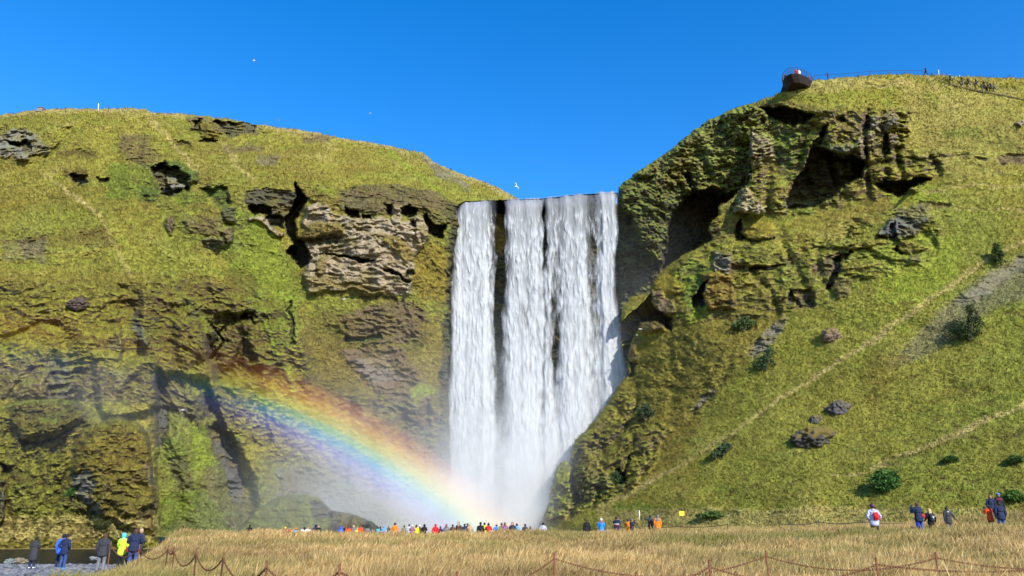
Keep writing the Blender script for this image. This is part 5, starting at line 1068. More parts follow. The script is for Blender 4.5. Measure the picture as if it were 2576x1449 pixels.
# ------------------------------------------------------------------ viewing platform on the right summit
PY = depth3(2012, 218) - 1.5
def ds(u, v, d=0.0): return (u, v, depth3(u, v) + d)
def pl(u, v, dy=0.0): return w1(u, v, PY + dy)
def platform():
    base = pl(2035, 207, 1.5)
    root = empty('viewing_platform', base, 'dark steel viewing platform with curved railing jutting from the right summit', 'viewing platform')
    o = base
    # deck: many-sided, its near edge rounded, its far end on the hill
    ring_uv = [(1967, 196, 2.0), (1969, 198, .4), (1978, 200, -1.0), (1992, 200.5, -1.8), (2010, 199.5, -1.8), (2027, 199, -1.0), (2041, 200, .4), (2047, 198, 2.4)]
    ring = [pl(u, v, dy) - o for u, v, dy in ring_uv]
    zt = sum(p.z for p in ring) / len(ring)
    ring = [Vector((p.x, p.y, zt)) for p in ring]
    back = [Vector((ring[-1].x + .6, ring[-1].y + 2.2, zt)), Vector((ring[0].x + .3, ring[0].y + 2.2, zt))]
    R_ = ring + back
    def slab(pts, z0, z1, s0=1.0, s1=1.0, shift0=Vector((0, 0, 0))):
        c = sum(pts, Vector()) / len(pts); n_ = len(pts)
        lo = [c + (p - c) * s0 + Vector((0, 0, z0)) + shift0 for p in pts]; hi = [c + (p - c) * s1 + Vector((0, 0, z1)) for p in pts]
        V = [tuple(p) for p in lo + hi] + [tuple(sum(lo, Vector()) / n_), tuple(sum(hi, Vector()) / n_)]
        Q = [(k, (k + 1) % n_, n_ + (k + 1) % n_, n_ + k) for k in range(n_)]
        T = [((k + 1) % n_, k, 2 * n_) for k in range(n_)] + [(n_ + k, n_ + (k + 1) % n_, 2 * n_ + 1) for k in range(n_)]
        return V, Q, T
    Acc().add(*slab(R_, -.14, 0.0)).out('deck', M_deck, root)
    Acc().add(*slab(R_, -1.35, -.14, .80, .99, Vector((.35, .3, 0)))).out('support_frame', M_deck, root)
    for k in (1, 3, 5):
        a = ring[k] * .8 + (sum(ring, Vector()) / len(ring)) * .2
        Acc().tube([tuple(a + Vector((0, 0, -.2))), tuple(a * .6 + Vector((.2, 1.8, zt * .4 - 2.2)))], .09, 8).out('strut', M_deck, root)
    # railing
    posts = []
    for a, b in zip(ring[:-1], ring[1:]):
        for t in (0, .5): posts.append(a + (b - a) * t)
    posts.append(ring[-1])
    for p in posts: Acc().tube([tuple(p), tuple(p + Vector((0, 0, 1.22)))], .045, 6).out('railing_post', M_rail, root)
    for h in (1.22, .85, .5, .2): Acc().tube([tuple(p + Vector((0, 0, h))) for p in posts], .035 if h > 1 else .016, 6).out('rail', M_rail, root)
    return root
viewing_platform = platform()

def hand_rail(name, label, line, nposts, hgt, mat, cat='railing', mid=True, group=None, rr=.033):
    """line: (u, v at the foot, depth)"""
    pts = [w1(*p) for p in line]
    o = pts[0]; root = empty(name, o, label, cat, group)
    L = [0.0]
    for a, b in zip(pts[:-1], pts[1:]): L.append(L[-1] + (b - a).length)
    def at(s):
        k = 0
        while k < len(L) - 2 and L[k + 1] < s: k += 1
        return pts[k] + (pts[k + 1] - pts[k]) * ((s - L[k]) / (L[k + 1] - L[k]))
    ps = [at(L[-1] * k / (nposts - 1)) - o for k in range(nposts)]
    for p in ps: Acc().tube([tuple(p - Vector((0, 0, .5))), tuple(p + Vector((0, 0, hgt)))], rr, 6).out('post', mat, root)
    Acc().tube([tuple(p + Vector((0, 0, hgt))) for p in ps], rr * .95, 6).out('top_rail', mat, root)
    if mid: Acc().tube([tuple(p + Vector((0, 0, hgt * .5))) for p in ps], rr * .6, 6).out('middle_rail', mat, root)
    return root
hand_rail('railing', 'dark handrail along the grassy summit from the platform to the stairs', [ds(2050, 202, .3), ds(2110, 199, .3), ds(2180, 193, .3), ds(2240, 189, .3), ds(2322, 190, .3)], 9, 1.05, M_rail, mid=False, group='railings on the summit')
SY = lambda u: float(np.interp(u, [2318, 2400, 2500, 2620], [100.5, 99, 97.5, 95.5]))
stair_line = [(2330, 188), (2395, 208), (2440, 219), (2490, 229), (2530, 236), (2580, 246), (2640, 260)]
hand_rail('railing', 'thin railing beside the stairs going down the right hill', [(u, v + 1, depth3(u, v) - .7) for u, v in stair_line], 13, .95, M_steel, mid=False, group='railings on the summit', rr=.02)
# the stairs: timber treads let into the hillside
def stairs():
    root = empty('staircase', w1(2330, 189, depth3(2330, 189)), 'earth and timber stairs descending the top of the right hill', 'stairs')
    o = Vector(root.location); pts = [w1(u, v + 2, depth3(u, v + 2) - .25) - o for u, v in stair_line]
    n_ = 46; acc = Acc(); accs = Acc()
    for k in range(n_):
        t = k / (n_ - 1) * (len(pts) - 1); i = min(int(t), len(pts) - 2); p = pts[i] + (pts[i + 1] - pts[i]) * (t - i)
        d = (pts[i + 1] - pts[i]); an = math.atan2(d.y, d.x)
        acc.box((p.x, p.y + .5, p.z - .20), (.34, 1.3, .06), an)
        accs.box((p.x, p.y + .5, p.z - .33), (.36, 1.2, .2), an)
    acc.out('treads', plain('tread_timber', (.17, .14, .075), .9, .4, 8), root); accs.out('risers', plain('stair_soil', (.11, .085, .04), .95, .4, 8), root)
    return root
stairs()
def pole(u, v0, v1, Y, r, mat, label, cat='marker pole', name='marker_pole', group='white marker poles on the skyline'):
    a, b = w1(u, v1, Y), w1(u, v0, Y)
    acc = Acc().tube([(0, 0, -.6), tuple(b - a)], r, 8); acc.tube([tuple((b - a) * .97), tuple((b - a) * 1.03)], [r * 1.1, r * .5], 8)
    o = acc.out(name, mat, None, True); o.location = a; return tag(o, label, cat, group)
pole(2361, 176, 189, depth3(2361, 190), .045, M_white, 'white marker pole right of the walker at the top of the stairs')
pole(2414, 189, 203, depth3(2414, 203) + 1.2, .04, M_white, 'white marker pole behind the second walker on the stairs')
pole(2467, 200, 214, depth3(2467, 214) + 1.2, .04, M_white, 'white marker pole behind the cluster of walkers on the stairs')
pole(2520, 214, 229, depth3(2520, 229) + 1.2, .04, M_white, 'white marker pole on the slope below the last walkers')
pole(2572, 228, 241, depth3(2572, 241) + 1.2, .04, M_white, 'white marker pole at the right picture border')
pole(248, 260, 275, 136.5, .075, M_white, 'white pole standing alone on the left hilltop')
pole(274, 266, 275, 137, .05, M_rail, 'thin dark pole on the left hilltop', group=None)
def cairn():
    root = empty('hut', w1(102, 277.5, 137), 'small grey stone hut on the left skyline', 'hut'); 
    V = [(-.75, -.5, -.5), (.75, -.5, -.5), (.75, .5, -.5), (-.75, .5, -.5), (-.5, -.35, .45), (.5, -.35, .45), (.5, .35, .45), (-.5, .35, .45)]
    Acc().add(V, [(0, 3, 2, 1), (0, 1, 5, 4), (1, 2, 6, 5), (2, 3, 7, 6), (3, 0, 4, 7), (4, 5, 6, 7)]).out('wall', plain('hut_stone', (.2, .17, .15), .9, .5, 3), root)
    Acc().box((0, 0, .50), (1.2, .9, .1)).out('roof', plain('hut_roof', (.14, .12, .11), .9, .4, 4), root)
    return root
cairn()
# yellow notice on a stake
def notice():
    p = w1(1715, 1291, 68); g = p.z - 1.0
    root = empty('sign', (p.x, p.y, g), 'small yellow sign on a stake in the grass at the foot of the hill', 'sign')
    Acc().tube([(0, .03, -.3), (0, .03, .75)], .025, 6).out('stake', M_rust, root)
    acc = Acc().box((0, 0, .98), (.44, .03, .38)); acc.out('sign_panel', plain('yellow_enamel', (.75, .55, .02), .5, .08, 6), root)
    return root
notice()
pole(1608, 1284, 1293, 76, .045, M_white, 'short white marker post in the grass at the foot of the right hill', 'marker post', 'marker_post', None)

# ------------------------------------------------------------------ birds
def gull_mesh(span=1.25, flap=.25, fold=False):
    acc = Acc()
    b = [(-.0, -.30, 0), (0, -.22, .02), (0, -.08, .03), (0, .08, .02), (0, .20, .015), (0, .27, .02), (0, .32, .015), (0, .37, .0)]
    acc.tube(b, [.012, .045, .075, .075, .055, .05, .03, .008], 10)
    if not fold:
        for s in (-1, 1):
            xs_ = [.03, .2, .4, .55, .63]; zz = [.03, .03 + flap * .22, .03 + flap * .3, .03 + flap * .2, .03 + flap * .1]; ch = [.17, .16, .12, .07, .01]; yo = [.02, .05, .03, -.04, -.09]
            V, Q = [], []
            for x, z, c, y in zip(xs_, zz, ch, yo):
                k = span / 1.25
                V += [(s * x * k, y + c / 2, z), (s * x * k, y - c / 2, z), (s * x * k, y - c * .1, z + .015 * c / .17)]
            for k in range(4):
                a = 3 * k; Q += [(a, a + 2, a + 5, a + 3), (a + 2, a + 1, a + 4, a + 5), (a + 1, a, a + 3, a + 4)]
            acc.add(V, Q)
    else:
        for s in (-1, 1): acc.tube([(s * .05, .15, .05), (s * .07, 0, .045), (s * .04, -.3, .02)], [.03, .05, .01], 6)
        for s in (-1, 1): acc.tube([(s * .025, 0, -.05), (s * .025, .01, -.17)], .008, 5)
    acc.tube([(0, .36, .0), (0, .42, -.006)], [.012, .004], 6)
    return acc.mesh('gull', True)
M_gull = plain('gull_feathers', (.75, .75, .74), .7, .12, 6); M_gulld = plain('dark_feathers', (.10, .09, .085), .7, .2, 6)
gA, gB, gC = gull_mesh(1.3, .9), gull_mesh(1.25, -.3), gull_mesh(1.2, 0, True)
def gull(u, v, Y, me, rot, label, mat=M_gull, s=1.0, group='seabirds in the air'):
    o = link('gull', me, mat); o.location = w1(u, v, Y); o.rotation_euler = [R(a) for a in rot]; o.scale = (s, s, s); return tag(o, label, 'bird', group)
gull(639, 153, 120, gA, (5, 10, 70), 'white gull gliding in the open sky, highest of the birds', s=1.1)
gull(700, 300, 128, gB, (10, 30, 30), 'tiny white gull just above the left skyline', s=.8)
gull(932, 285, 140, gA, (5, 20, 120), 'faint tiny gull in the sky above the left hill', s=.55)
gull(1298, 469, 124, gA, (70, 60, 20), 'white gull banking steeply above the lip of the waterfall', s=1.2)
gull(1350, 731, 118, gA, (12, 6, 15), 'gull with spread wings in front of the middle of the waterfall', s=1.2)
gull(1534, 789, 116, gA, (14, -4, -12), 'gull with spread wings in front of the right edge of the waterfall', s=1.35)
gull(1259, 868, 118, gB, (40, 50, 60), 'dark bird diving before the black gap in the waterfall', M_gulld, .8)
for k, (u, v, dep, lb) in enumerate([(814, 472, depth1, 'white bird resting on the mossy ledge above the dark crevice'), (826, 529, depth1, 'white bird resting on top of the tan cliff beside yellow plants'), (918, 552, depth1, 'white bird resting below the small black holes of the tan cliff'),
        (1038, 586, depth1, 'white bird resting left of the big hole near the waterfall'), (994, 606, depth1, 'white bird resting in the middle of the tan cliff'), (843, 728, depth1, 'white bird resting at the lower left of the tan cliff'), (867, 753, depth1, 'white bird resting on green moss under the tan cliff'),
        (1620, 812, depth3, 'white bird on the rock under the overhang, topmost of three'), (1610, 828, depth3, 'white bird on the rock under the overhang, middle of three'), (1602, 843, depth3, 'white bird on the rock under the overhang, lowest of three'),
        (1887, 438, depth3, 'white bird resting on the shaded cliff below the summit'), (1743, 471, depth2, 'white bird resting on the mossy wall above the black recess'), (1634, 549, depth2, 'white bird resting on the green wall right of the waterfall'), (459, 1032, None, 'white bird resting on green moss beside the knoll')]):
    d = (dep(u, v) - 1.3) if dep else 96
    gull(u, v, d, gC, (0, 0, 60 + 70 * k), lb, s=1.0, group='seabirds resting on the cliffs')
# ------------------------------------------------------------------ people
def ell_tube(pts, rads, n=14, side=(1, 0, 0)):
    """closed lofted limb; rads (a, b): half width along 'side' and half depth"""
    pts = [np.array(p, float) for p in pts]; m = len(pts); V, F = [], []
    for i, p in enumerate(pts):
        t = pts[min(i + 1, m - 1)] - pts[max(i - 1, 0)]; t /= np.linalg.norm(t) + 1e-9
        a = np.array(side, float); a = a - t * a.dot(t)
        if np.linalg.norm(a) < .15: a = np.array([0, 1.0, 0]); a = a - t * a.dot(t)
        a /= np.linalg.norm(a); b = np.cross(t, a)
        for k in range(n):
            an = 2 * math.pi * k / n
            V.append(p + a * math.cos(an) * rads[i][0] + b * math.sin(an) * rads[i][1])
    for i in range(m - 1):
        for k in range(n): F.append((i * n + k, i * n + (k + 1) % n, (i + 1) * n + (k + 1) % n, (i + 1) * n + k))
    V.append(pts[0]); V.append(pts[-1]); c0, c1 = len(V) - 2, len(V) - 1
    T = [(c0, (k + 1) % n, k) for k in range(n)] + [(c1, (m - 1) * n + k, (m - 1) * n + (k + 1) % n) for k in range(n)]
    return np.array(V), np.array(F), np.array(T)

SH, HP = 1.43, .92
BASE = dict(hipL=(-.09, 0, HP), hipR=(.09, 0, HP), kneeL=(-.105, .03, .50), kneeR=(.105, .03, .50), ankL=(-.115, -.02, .09), ankR=(.115, -.02, .09),
            shL=(-.185, 0, SH), shR=(.185, 0, SH), elL=(-.255, -.03, 1.15), elR=(.255, -.03, 1.15), wrL=(-.25, .07, .90), wrR=(.25, .07, .90))
def pose(**kw): d = dict(BASE); d.update(kw); return d
POSES = dict(
    stand=pose(kneeL=(-.115, .02, .50), ankL=(-.14, 0, .09), kneeR=(.09, .05, .50)),
    photo=pose(elL=(-.27, .12, 1.20), wrL=(-.085, .30, 1.50), elR=(.27, .12, 1.20), wrR=(.085, .30, 1.50)),
    pocket=pose(elL=(-.31, -.08, 1.16), wrL=(-.19, .11, .98), elR=(.31, -.08, 1.16), wrR=(.19, .11, .98)),
    walk=pose(kneeR=(.10, .20, .54), ankR=(.10, .24, .10), kneeL=(-.10, .0, .49), ankL=(-.10, -.30, .17), elL=(-.25, .06, 1.16), wrL=(-.23, .24, .98), elR=(.26, -.12, 1.16), wrR=(.25, -.12, .90)),
    shade=pose(elR=(.40, .10, 1.46), wrR=(.15, .16, 1.64), elL=(-.27, -.02, 1.15), wrL=(-.24, .10, .92)),
    swing=pose(kneeR=(.10, .14, .52), ankR=(.10, .10, .09), kneeL=(-.09, .0, .49), ankL=(-.09, -.16, .11), elR=(.36, -.03, 1.20), wrR=(.52, .05, 1.00), elL=(-.27, -.06, 1.15), wrL=(-.27, -.02, .89)),
    hold=pose(elL=(-.26, .04, 1.15), wrL=(-.10, .27, 1.12), elR=(.26, .04, 1.15), wrR=(.10, .27, 1.12)))
def lerp3(a, b, t): return np.array(a) * (1 - t) + np.array(b) * t

def build_pose(nm, J):
    segs = []      # label, a, b, radius
    parts = []
    def limb(lbl, a, b, ra, rm, rb):
        mid = lerp3(a, b, .38)
        parts.append(ell_tube([a, lerp3(a, b, .1), mid, lerp3(a, b, .75), b], [(ra * .93,) * 2, (ra,) * 2, (rm,) * 2, ((rm + rb) / 2 * .94,) * 2, (rb,) * 2])); segs.append((lbl, np.array(a, float), np.array(b, float)))
    # trunk
    parts.append(ell_tube([(0, 0, .80), (0, -.01, .88), (0, -.01, .96), (0, 0, 1.06), (0, .005, 1.16), (0, .0, 1.28), (0, -.01, 1.37), (0, -.015, 1.43), (0, -.01, 1.48)],
                          [(.10, .08), (.168, .115), (.17, .12), (.148, .105), (.155, .108), (.178, .118), (.185, .112), (.15, .09), (.06, .06)], 20))
    segs.append(('trunk', np.array([0, 0, 1.0]), np.array([0, 0, 1.44]))); segs.append(('hips', np.array([-.07, 0, .90]), np.array([.07, 0, .90])))
    parts.append(ell_tube([(0, -.01, 1.42), (0, .0, 1.50), (0, .012, 1.57)], [(.062, .062), (.056, .058), (.055, .058)], 12)); segs.append(('neck', np.array([0, -.01, 1.46]), np.array([0, .005, 1.52])))
    # head: skull, jaw, nose, ears
    parts.append(ell_tube([(0, .02, 1.515), (0, .038, 1.53), (0, .03, 1.57), (0, .018, 1.62), (0, .008, 1.67), (0, .0, 1.71), (0, -.005, 1.742), (0, -.005, 1.752)],
                          [(.02, .03), (.045, .062), (.064, .084), (.074, .097), (.077, .101), (.069, .09), (.042, .055), (.01, .012)], 18)); segs.append(('head', np.array([0, .015, 1.56]), np.array([0, .005, 1.69])))
    parts.append(ell_tube([(0, .108, 1.645), (0, .122, 1.61), (0, .126, 1.598), (0, .105, 1.588)], [(.010, .01), (.013, .014), (.017, .015), (.012, .01)], 8))
    parts.append(ell_tube([(-.028, .105, 1.556), (0, .116, 1.557), (.028, .105, 1.556)], [(.006, .006), (.010, .009), (.006, .006)], 6, (0, 0, 1)))
    for s in (-1, 1):
        parts.append(ell_tube([(s * .070, -.002, 1.585), (s * .082, -.004, 1.61), (s * .084, -.006, 1.635), (s * .072, -.004, 1.652)], [(.008, .014), (.010, .02), (.010, .02), (.006, .012)], 8))
        parts.append(ell_tube([(s * .012, .098, 1.655), (s * .034, .098, 1.660), (s * .055, .082, 1.652)], [(.008, .008), (.010, .010), (.007, .007)], 6, (0, 0, 1)))
    for S, s in (('L', -1), ('R', 1)):
        sh, el, wr = J['sh' + S], J['el' + S], J['wr' + S]; hp, kn, an = J['hip' + S], J['knee' + S], J['ank' + S]
        parts.append(ell_tube([(s * .10, -.01, 1.42), (s * .15, -.008, 1.435), sh], [(.05, .05), (.058, .056), (.056, .056)], 10, (0, 1, 0)))
        limb('upperarm', sh, el, .058, .053, .044); limb('forearm', el, wr, .045, .044, .028)
        limb('thigh', hp, kn, .092, .088, .060); limb('shin', kn, an, .058, .060, .040)
        # hand: palm, four bent fingers of unequal length, thumb off the side
        d = np.array(wr) - np.array(el); d = d / np.linalg.norm(d)
        inn = np.array([-s, .25, 0.0]); inn -= d * inn.dot(d); inn /= np.linalg.norm(inn); ac = np.cross(d, inn)
        w = np.array(wr)
        parts.append(ell_tube([w, w + d * .03, w + d * .075, w + d * .098], [(.024, .017), (.036, .016), (.042, .016), (.036, .012)], 12, ac)); segs.append(('hand', w + d * .01, w + d * .17))
        for k, ln in enumerate((.070, .080, .075, .058)):
            b = w + d * .088 + ac * (k - 1.5) * .0205
            parts.append(ell_tube([b, b + d * ln * .5 + inn * .008, b + d * ln * .82 + inn * .026, b + d * ln * .95 + inn * .042], [(.0095,) * 2, (.009,) * 2, (.008,) * 2, (.005,) * 2], 8))
        fw = np.array([0, 1.0, 0]); ta = ac if ac.dot(fw) > 0 else -ac
        b = w + d * .028 + ta * .030
        parts.append(ell_tube([b, b + d * .028 + ta * .022 + inn * .008, b + d * .055 + ta * .026 + inn * .02, b + d * .068 + ta * .022 + inn * .026], [(.014,) * 2, (.011,) * 2, (.009,) * 2, (.006,) * 2], 8))
        # foot
        a = np.array(an); toe = np.array([a[0] + s * .02, a[1] + .17, max(a[2] - .06, .028)]); heel = np.array([a[0], a[1] - .06, max(a[2] - .055, .03)])
        parts.append(ell_tube([heel, a + np.array([0, .0, -.045]), a + np.array([s * .008, .07, -.045]), toe + np.array([0, -.03, .005]), toe], [(.030, .032), (.038, .042), (.043, .036), (.042, .026), (.026, .016)], 12)); segs.append(('foot', heel, toe))
    acc = Acc()
    for p in parts: acc.add(*p)
    me = acc.mesh('tmp_' + nm)
    o = bpy.data.objects.new('tmp', me); COL.objects.link(o)
    r = o.modifiers.new('r', 'REMESH'); r.mode = 'VOXEL'; r.voxel_size = .0100; r.use_smooth_shade = True
    sm = o.modifiers.new('s', 'SMOOTH'); sm.factor = .5; sm.iterations = 2
    dg = bpy.context.evaluated_depsgraph_get(); ev = o.evaluated_get(dg); em = ev.to_mesh()
    V = np.empty(len(em.vertices) * 3, np.float32); em.vertices.foreach_get('co', V); V = V.reshape(-1, 3).astype(float)
    F = np.array([list(p.vertices) if len(p.vertices) == 4 else list(p.vertices) + [p.vertices[-1]] for p in em.polygons])
    Nn = np.empty(len(V) * 3, np.float32); em.vertices.foreach_get('normal', Nn); Nn = Nn.reshape(-1, 3)
    ev.to_mesh_clear(); bpy.data.objects.remove(o); bpy.data.meshes.remove(me)
    names = sorted({s[0] for s in segs}); rad = dict(trunk=.13, hips=.12, neck=.05, head=.08, upperarm=.05, forearm=.04, hand=.035, thigh=.085, shin=.055, foot=.04)
    best = np.full(len(V), 1e9); lab = np.zeros(len(V), int)
    for l, a, b in segs:
        ab = b - a; t = np.clip((V - a) @ ab / ab.dot(ab), 0, 1); d = np.linalg.norm(V - a - t[:, None] * ab, axis=1) - rad[l]
        k = d < best; best[k] = d[k]; lab[k] = names.index(l)
    L = np.array(names)[lab]
    return V, F, Nn, L

def shell(name, V, F, Nn, mask, off, hem=0.0, noise=.0, seed=1.):
    """a garment: the masked skin grown outwards, its rim turned back to the body"""
    fm = mask[F].all(1); f = F[fm]; used = np.unique(f); rm = np.full(len(V), -1); rm[used] = np.arange(len(used))
    o = off[used] if isinstance(off, np.ndarray) else np.full(len(used), off)
    if noise: o = o + noise * nz(V[used], .10, off=seed)
    P = V[used] + Nn[used] * o[:, None]
    f = rm[f]
    e = np.concatenate([f[:, [0, 1]], f[:, [1, 2]], f[:, [2, 3]], f[:, [3, 0]]]); e = e[e[:, 0] != e[:, 1]]
    es = np.sort(e, 1); key = es[:, 0] * len(P) + es[:, 1]; u, inv, cnt = np.unique(key, return_inverse=True, return_counts=True)
    be = e[cnt[inv] == 1]
    ids = np.unique(be); r2 = np.full(len(P), -1); r2[ids] = len(P) + np.arange(len(ids))
    P2 = np.concatenate([P, V[used][ids] - Nn[used][ids] * .004])
    q = np.stack([be[:, 1], be[:, 0], r2[be[:, 0]], r2[be[:, 1]]], -1)
    quads = f[f[:, 3] != f[:, 2]]; tris = f[f[:, 3] == f[:, 2]][:, :3]
    Fs = [np.concatenate([quads, q])]
    if len(tris): Fs.append(tris)
    return mesh_np(name, P2, Fs)

TEMPL = {}
for nm, J in POSES.items():
    V, F, Nn, L = build_pose(nm, J)
    z = V[:, 2]
    quads = F[F[:, 3] != F[:, 2]]; tris = F[F[:, 3] == F[:, 2]][:, :3]
    T = dict(body=mesh_np('body', V, [quads] + ([tris] if len(tris) else [])))
    isin = lambda *a: np.isin(L, a)
    jk = isin('trunk', 'upperarm', 'forearm') | (isin('hips') & (z > .83)) | (isin('neck') & (z < 1.50)) | (isin('thigh') & (z > .83))
    joff = np.where(isin('trunk', 'hips', 'thigh'), .030, .020) + .012 * sstep(1.15, .85, z) * isin('trunk', 'hips', 'thigh')
    T['jacket'] = shell('jacket', V, F, Nn, jk, joff, noise=.016)
    tk = isin('trunk') | (isin('hips') & (z > .86)) | (isin('upperarm') & (z > 1.22))
    T['shirt'] = shell('shirt', V, F, Nn, tk, .016, noise=.008)
    tr = isin('thigh', 'shin') | (isin('hips') & (z < .99))
    tr &= z > .075
    T['trousers'] = shell('trousers', V, F, Nn, tr, .012 + .008 * sstep(.6, .1, z), noise=.008)
    T['shoes'] = shell('shoes', V, F, Nn, isin('foot') | (isin('shin') & (z < .13)), .010)
    T['sleeve_hand'] = None
    TEMPL[nm] = T
    if nm == 'stand':
        y = V[:, 1]; hd = isin('head') | (isin('neck') & (z > 1.54))
        T['short_hair'] = shell('hair', V, F, Nn, hd & ((z > 1.695) | ((y < .02) & (z > 1.60)) | ((y < -.03) & (z > 1.555))), .014, noise=.008)
        T['cap_crown'] = shell('cap', V, F, Nn, hd & (z > 1.665), .016)
        T['beanie'] = shell('beanie', V, F, Nn, hd & ((z > 1.662) | ((y < -.03) & (z > 1.63))), .020 + .018 * sstep(1.70, 1.76, z), noise=.006)
        hood = (isin('head', 'neck') | (isin('trunk') & (z > 1.45) & (np.abs(V[:, 0]) < .10))) & ((y < .055) | (z > 1.715)) & (z > 1.46)
        T['hood'] = shell('hood', V, F, Nn, hood, .030, noise=.010)
        # long hair: the cap of hair and a mass falling to the shoulder blades
        a1 = Acc(); m0 = T['short_hair']; vv = np.empty(len(m0.vertices) * 3, np.float32); m0.vertices.foreach_get('co', vv)
        qf = np.array([list(p.vertices) for p in m0.polygons if len(p.vertices) == 4]); a1.add(vv.reshape(-1, 3), qf)
        a1.add(*ell_tube([(0, -.02, 1.72), (0, -.06, 1.66), (0, -.075, 1.58), (0, -.085, 1.49), (0, -.10, 1.40), (0, -.105, 1.34), (0, -.10, 1.315)], [(.05, .05), (.088, .062), (.096, .055), (.105, .045), (.10, .036), (.07, .024), (.03, .012)], 16))
        T['long_hair'] = a1.mesh('hair', True)
        T['brim'] = Acc().add(*ell_tube([(0, .07, 1.690), (0, .12, 1.684), (0, .165, 1.672), (0, .18, 1.668)], [(.068, .010), (.070, .008), (.055, .006), (.03, .004)], 12)).mesh('brim', True)
        T['hood_down'] = Acc().add(*ell_tube([(-.09, -.05, 1.475), (-.055, -.095, 1.462), (0, -.118, 1.452), (.055, -.095, 1.462), (.09, -.05, 1.475)], [(.03, .026), (.045, .036), (.055, .042), (.045, .036), (.03, .026)], 12, (0, 0, 1))).mesh('hood', True)
        T['pompom'] = Acc().add(*ell_tube([(0, -.005, 1.765), (0, -.005, 1.778), (0, -.005, 1.80), (0, -.005, 1.822), (0, -.005, 1.832)], [(.01, .01), (.03, .03), (.038, .038), (.03, .03), (.008, .008)], 10)).mesh('pompom', True)
        T['eye'] = Acc().add(*ell_tube([(-.030, .098, 1.635), (-.030, .102, 1.635), (-.030, .105, 1.635)], [(.010, .008), (.012, .010), (.006, .005)], 8)).mesh('eye', True)
        T['eye2'] = Acc().add(*ell_tube([(.030, .098, 1.635), (.030, .102, 1.635), (.030, .105, 1.635)], [(.010, .008), (.012, .010), (.006, .005)], 8)).mesh('eye', True)
        T['sunglasses'] = Acc().box((-.034, .112, 1.637), (.055, .008, .036)).box((.034, .112, 1.637), (.055, .008, .036)).box((0, .115, 1.645), (.02, .006, .008)).box((-.072, .06, 1.645), (.006, .11, .008)).box((.072, .06, 1.645), (.006, .11, .008)).mesh('sunglasses')
        T['coat_skirt'] = Acc().add(*ell_tube([(0, 0, 1.0), (0, -.005, .92), (0, -.005, .78), (0, 0, .60), (0, 0, .44), (0, 0, .42)], [(.185, .15), (.215, .17), (.225, .18), (.235, .19), (.245, .195), (.20, .16)], 24)).mesh('coat_skirt', True)
        T['hem'] = Acc().add(*ell_tube([(0, 0, .98), (0, -.005, .90), (0, -.005, .80), (0, -.005, .765), (0, 0, .76)], [(.185, .145), (.212, .165), (.218, .170), (.212, .165), (.16, .12)], 22)).mesh('jacket_hem', True)
        T['scarf'] = Acc().add(*ell_tube([(0, -.02, 1.43), (0, .01, 1.47), (0, .02, 1.50), (0, .02, 1.52)], [(.10, .09), (.10, .105), (.085, .09), (.055, .06)], 16)).mesh('scarf', True)
ST = TEMPL['stand']
SKIN = plain('skin', (.48, .27, .19), .55, .08, 20, 0, .05)
COLS = dict(black=(.012, .012, .014), charcoal=(.035, .036, .042), grey=(.16, .16, .17), lightgrey=(.42, .43, .46), white=(.72, .72, .74), navy=(.014, .022, .06), blue=(.02, .06, .42), brightblue=(.03, .12, .75), sky=(.10, .32, .68), azure=(.02, .22, .60), teal=(.05, .35, .42), red=(.55, .015, .02), orange=(.80, .20, .01), orangered=(.72, .07, .015), yellow=(.80, .58, .02), hivis=(.55, .80, .05), lime=(.40, .60, .04),
            pink=(.70, .25, .32), purple=(.10, .02, .12), maroon=(.12, .012, .035), lavender=(.42, .42, .56), tan=(.42, .29, .16), khaki=(.22, .19, .11), brown=(.09, .045, .025), auburn=(.16, .05, .025), blonde=(.52, .36, .14), jeans=(.035, .07, .20), denim=(.05, .10, .26), aqua=(.08, .52, .58), dkbrown=(.03, .018, .012), plum=(.25, .10, .2))
def cloth(c): return plain('cloth_' + c, COLS[c], .85, .18, 14, 0, .2)
def hairm(c): return plain('hair_' + c, COLS[c], .6, .35, 60, 0, .4)

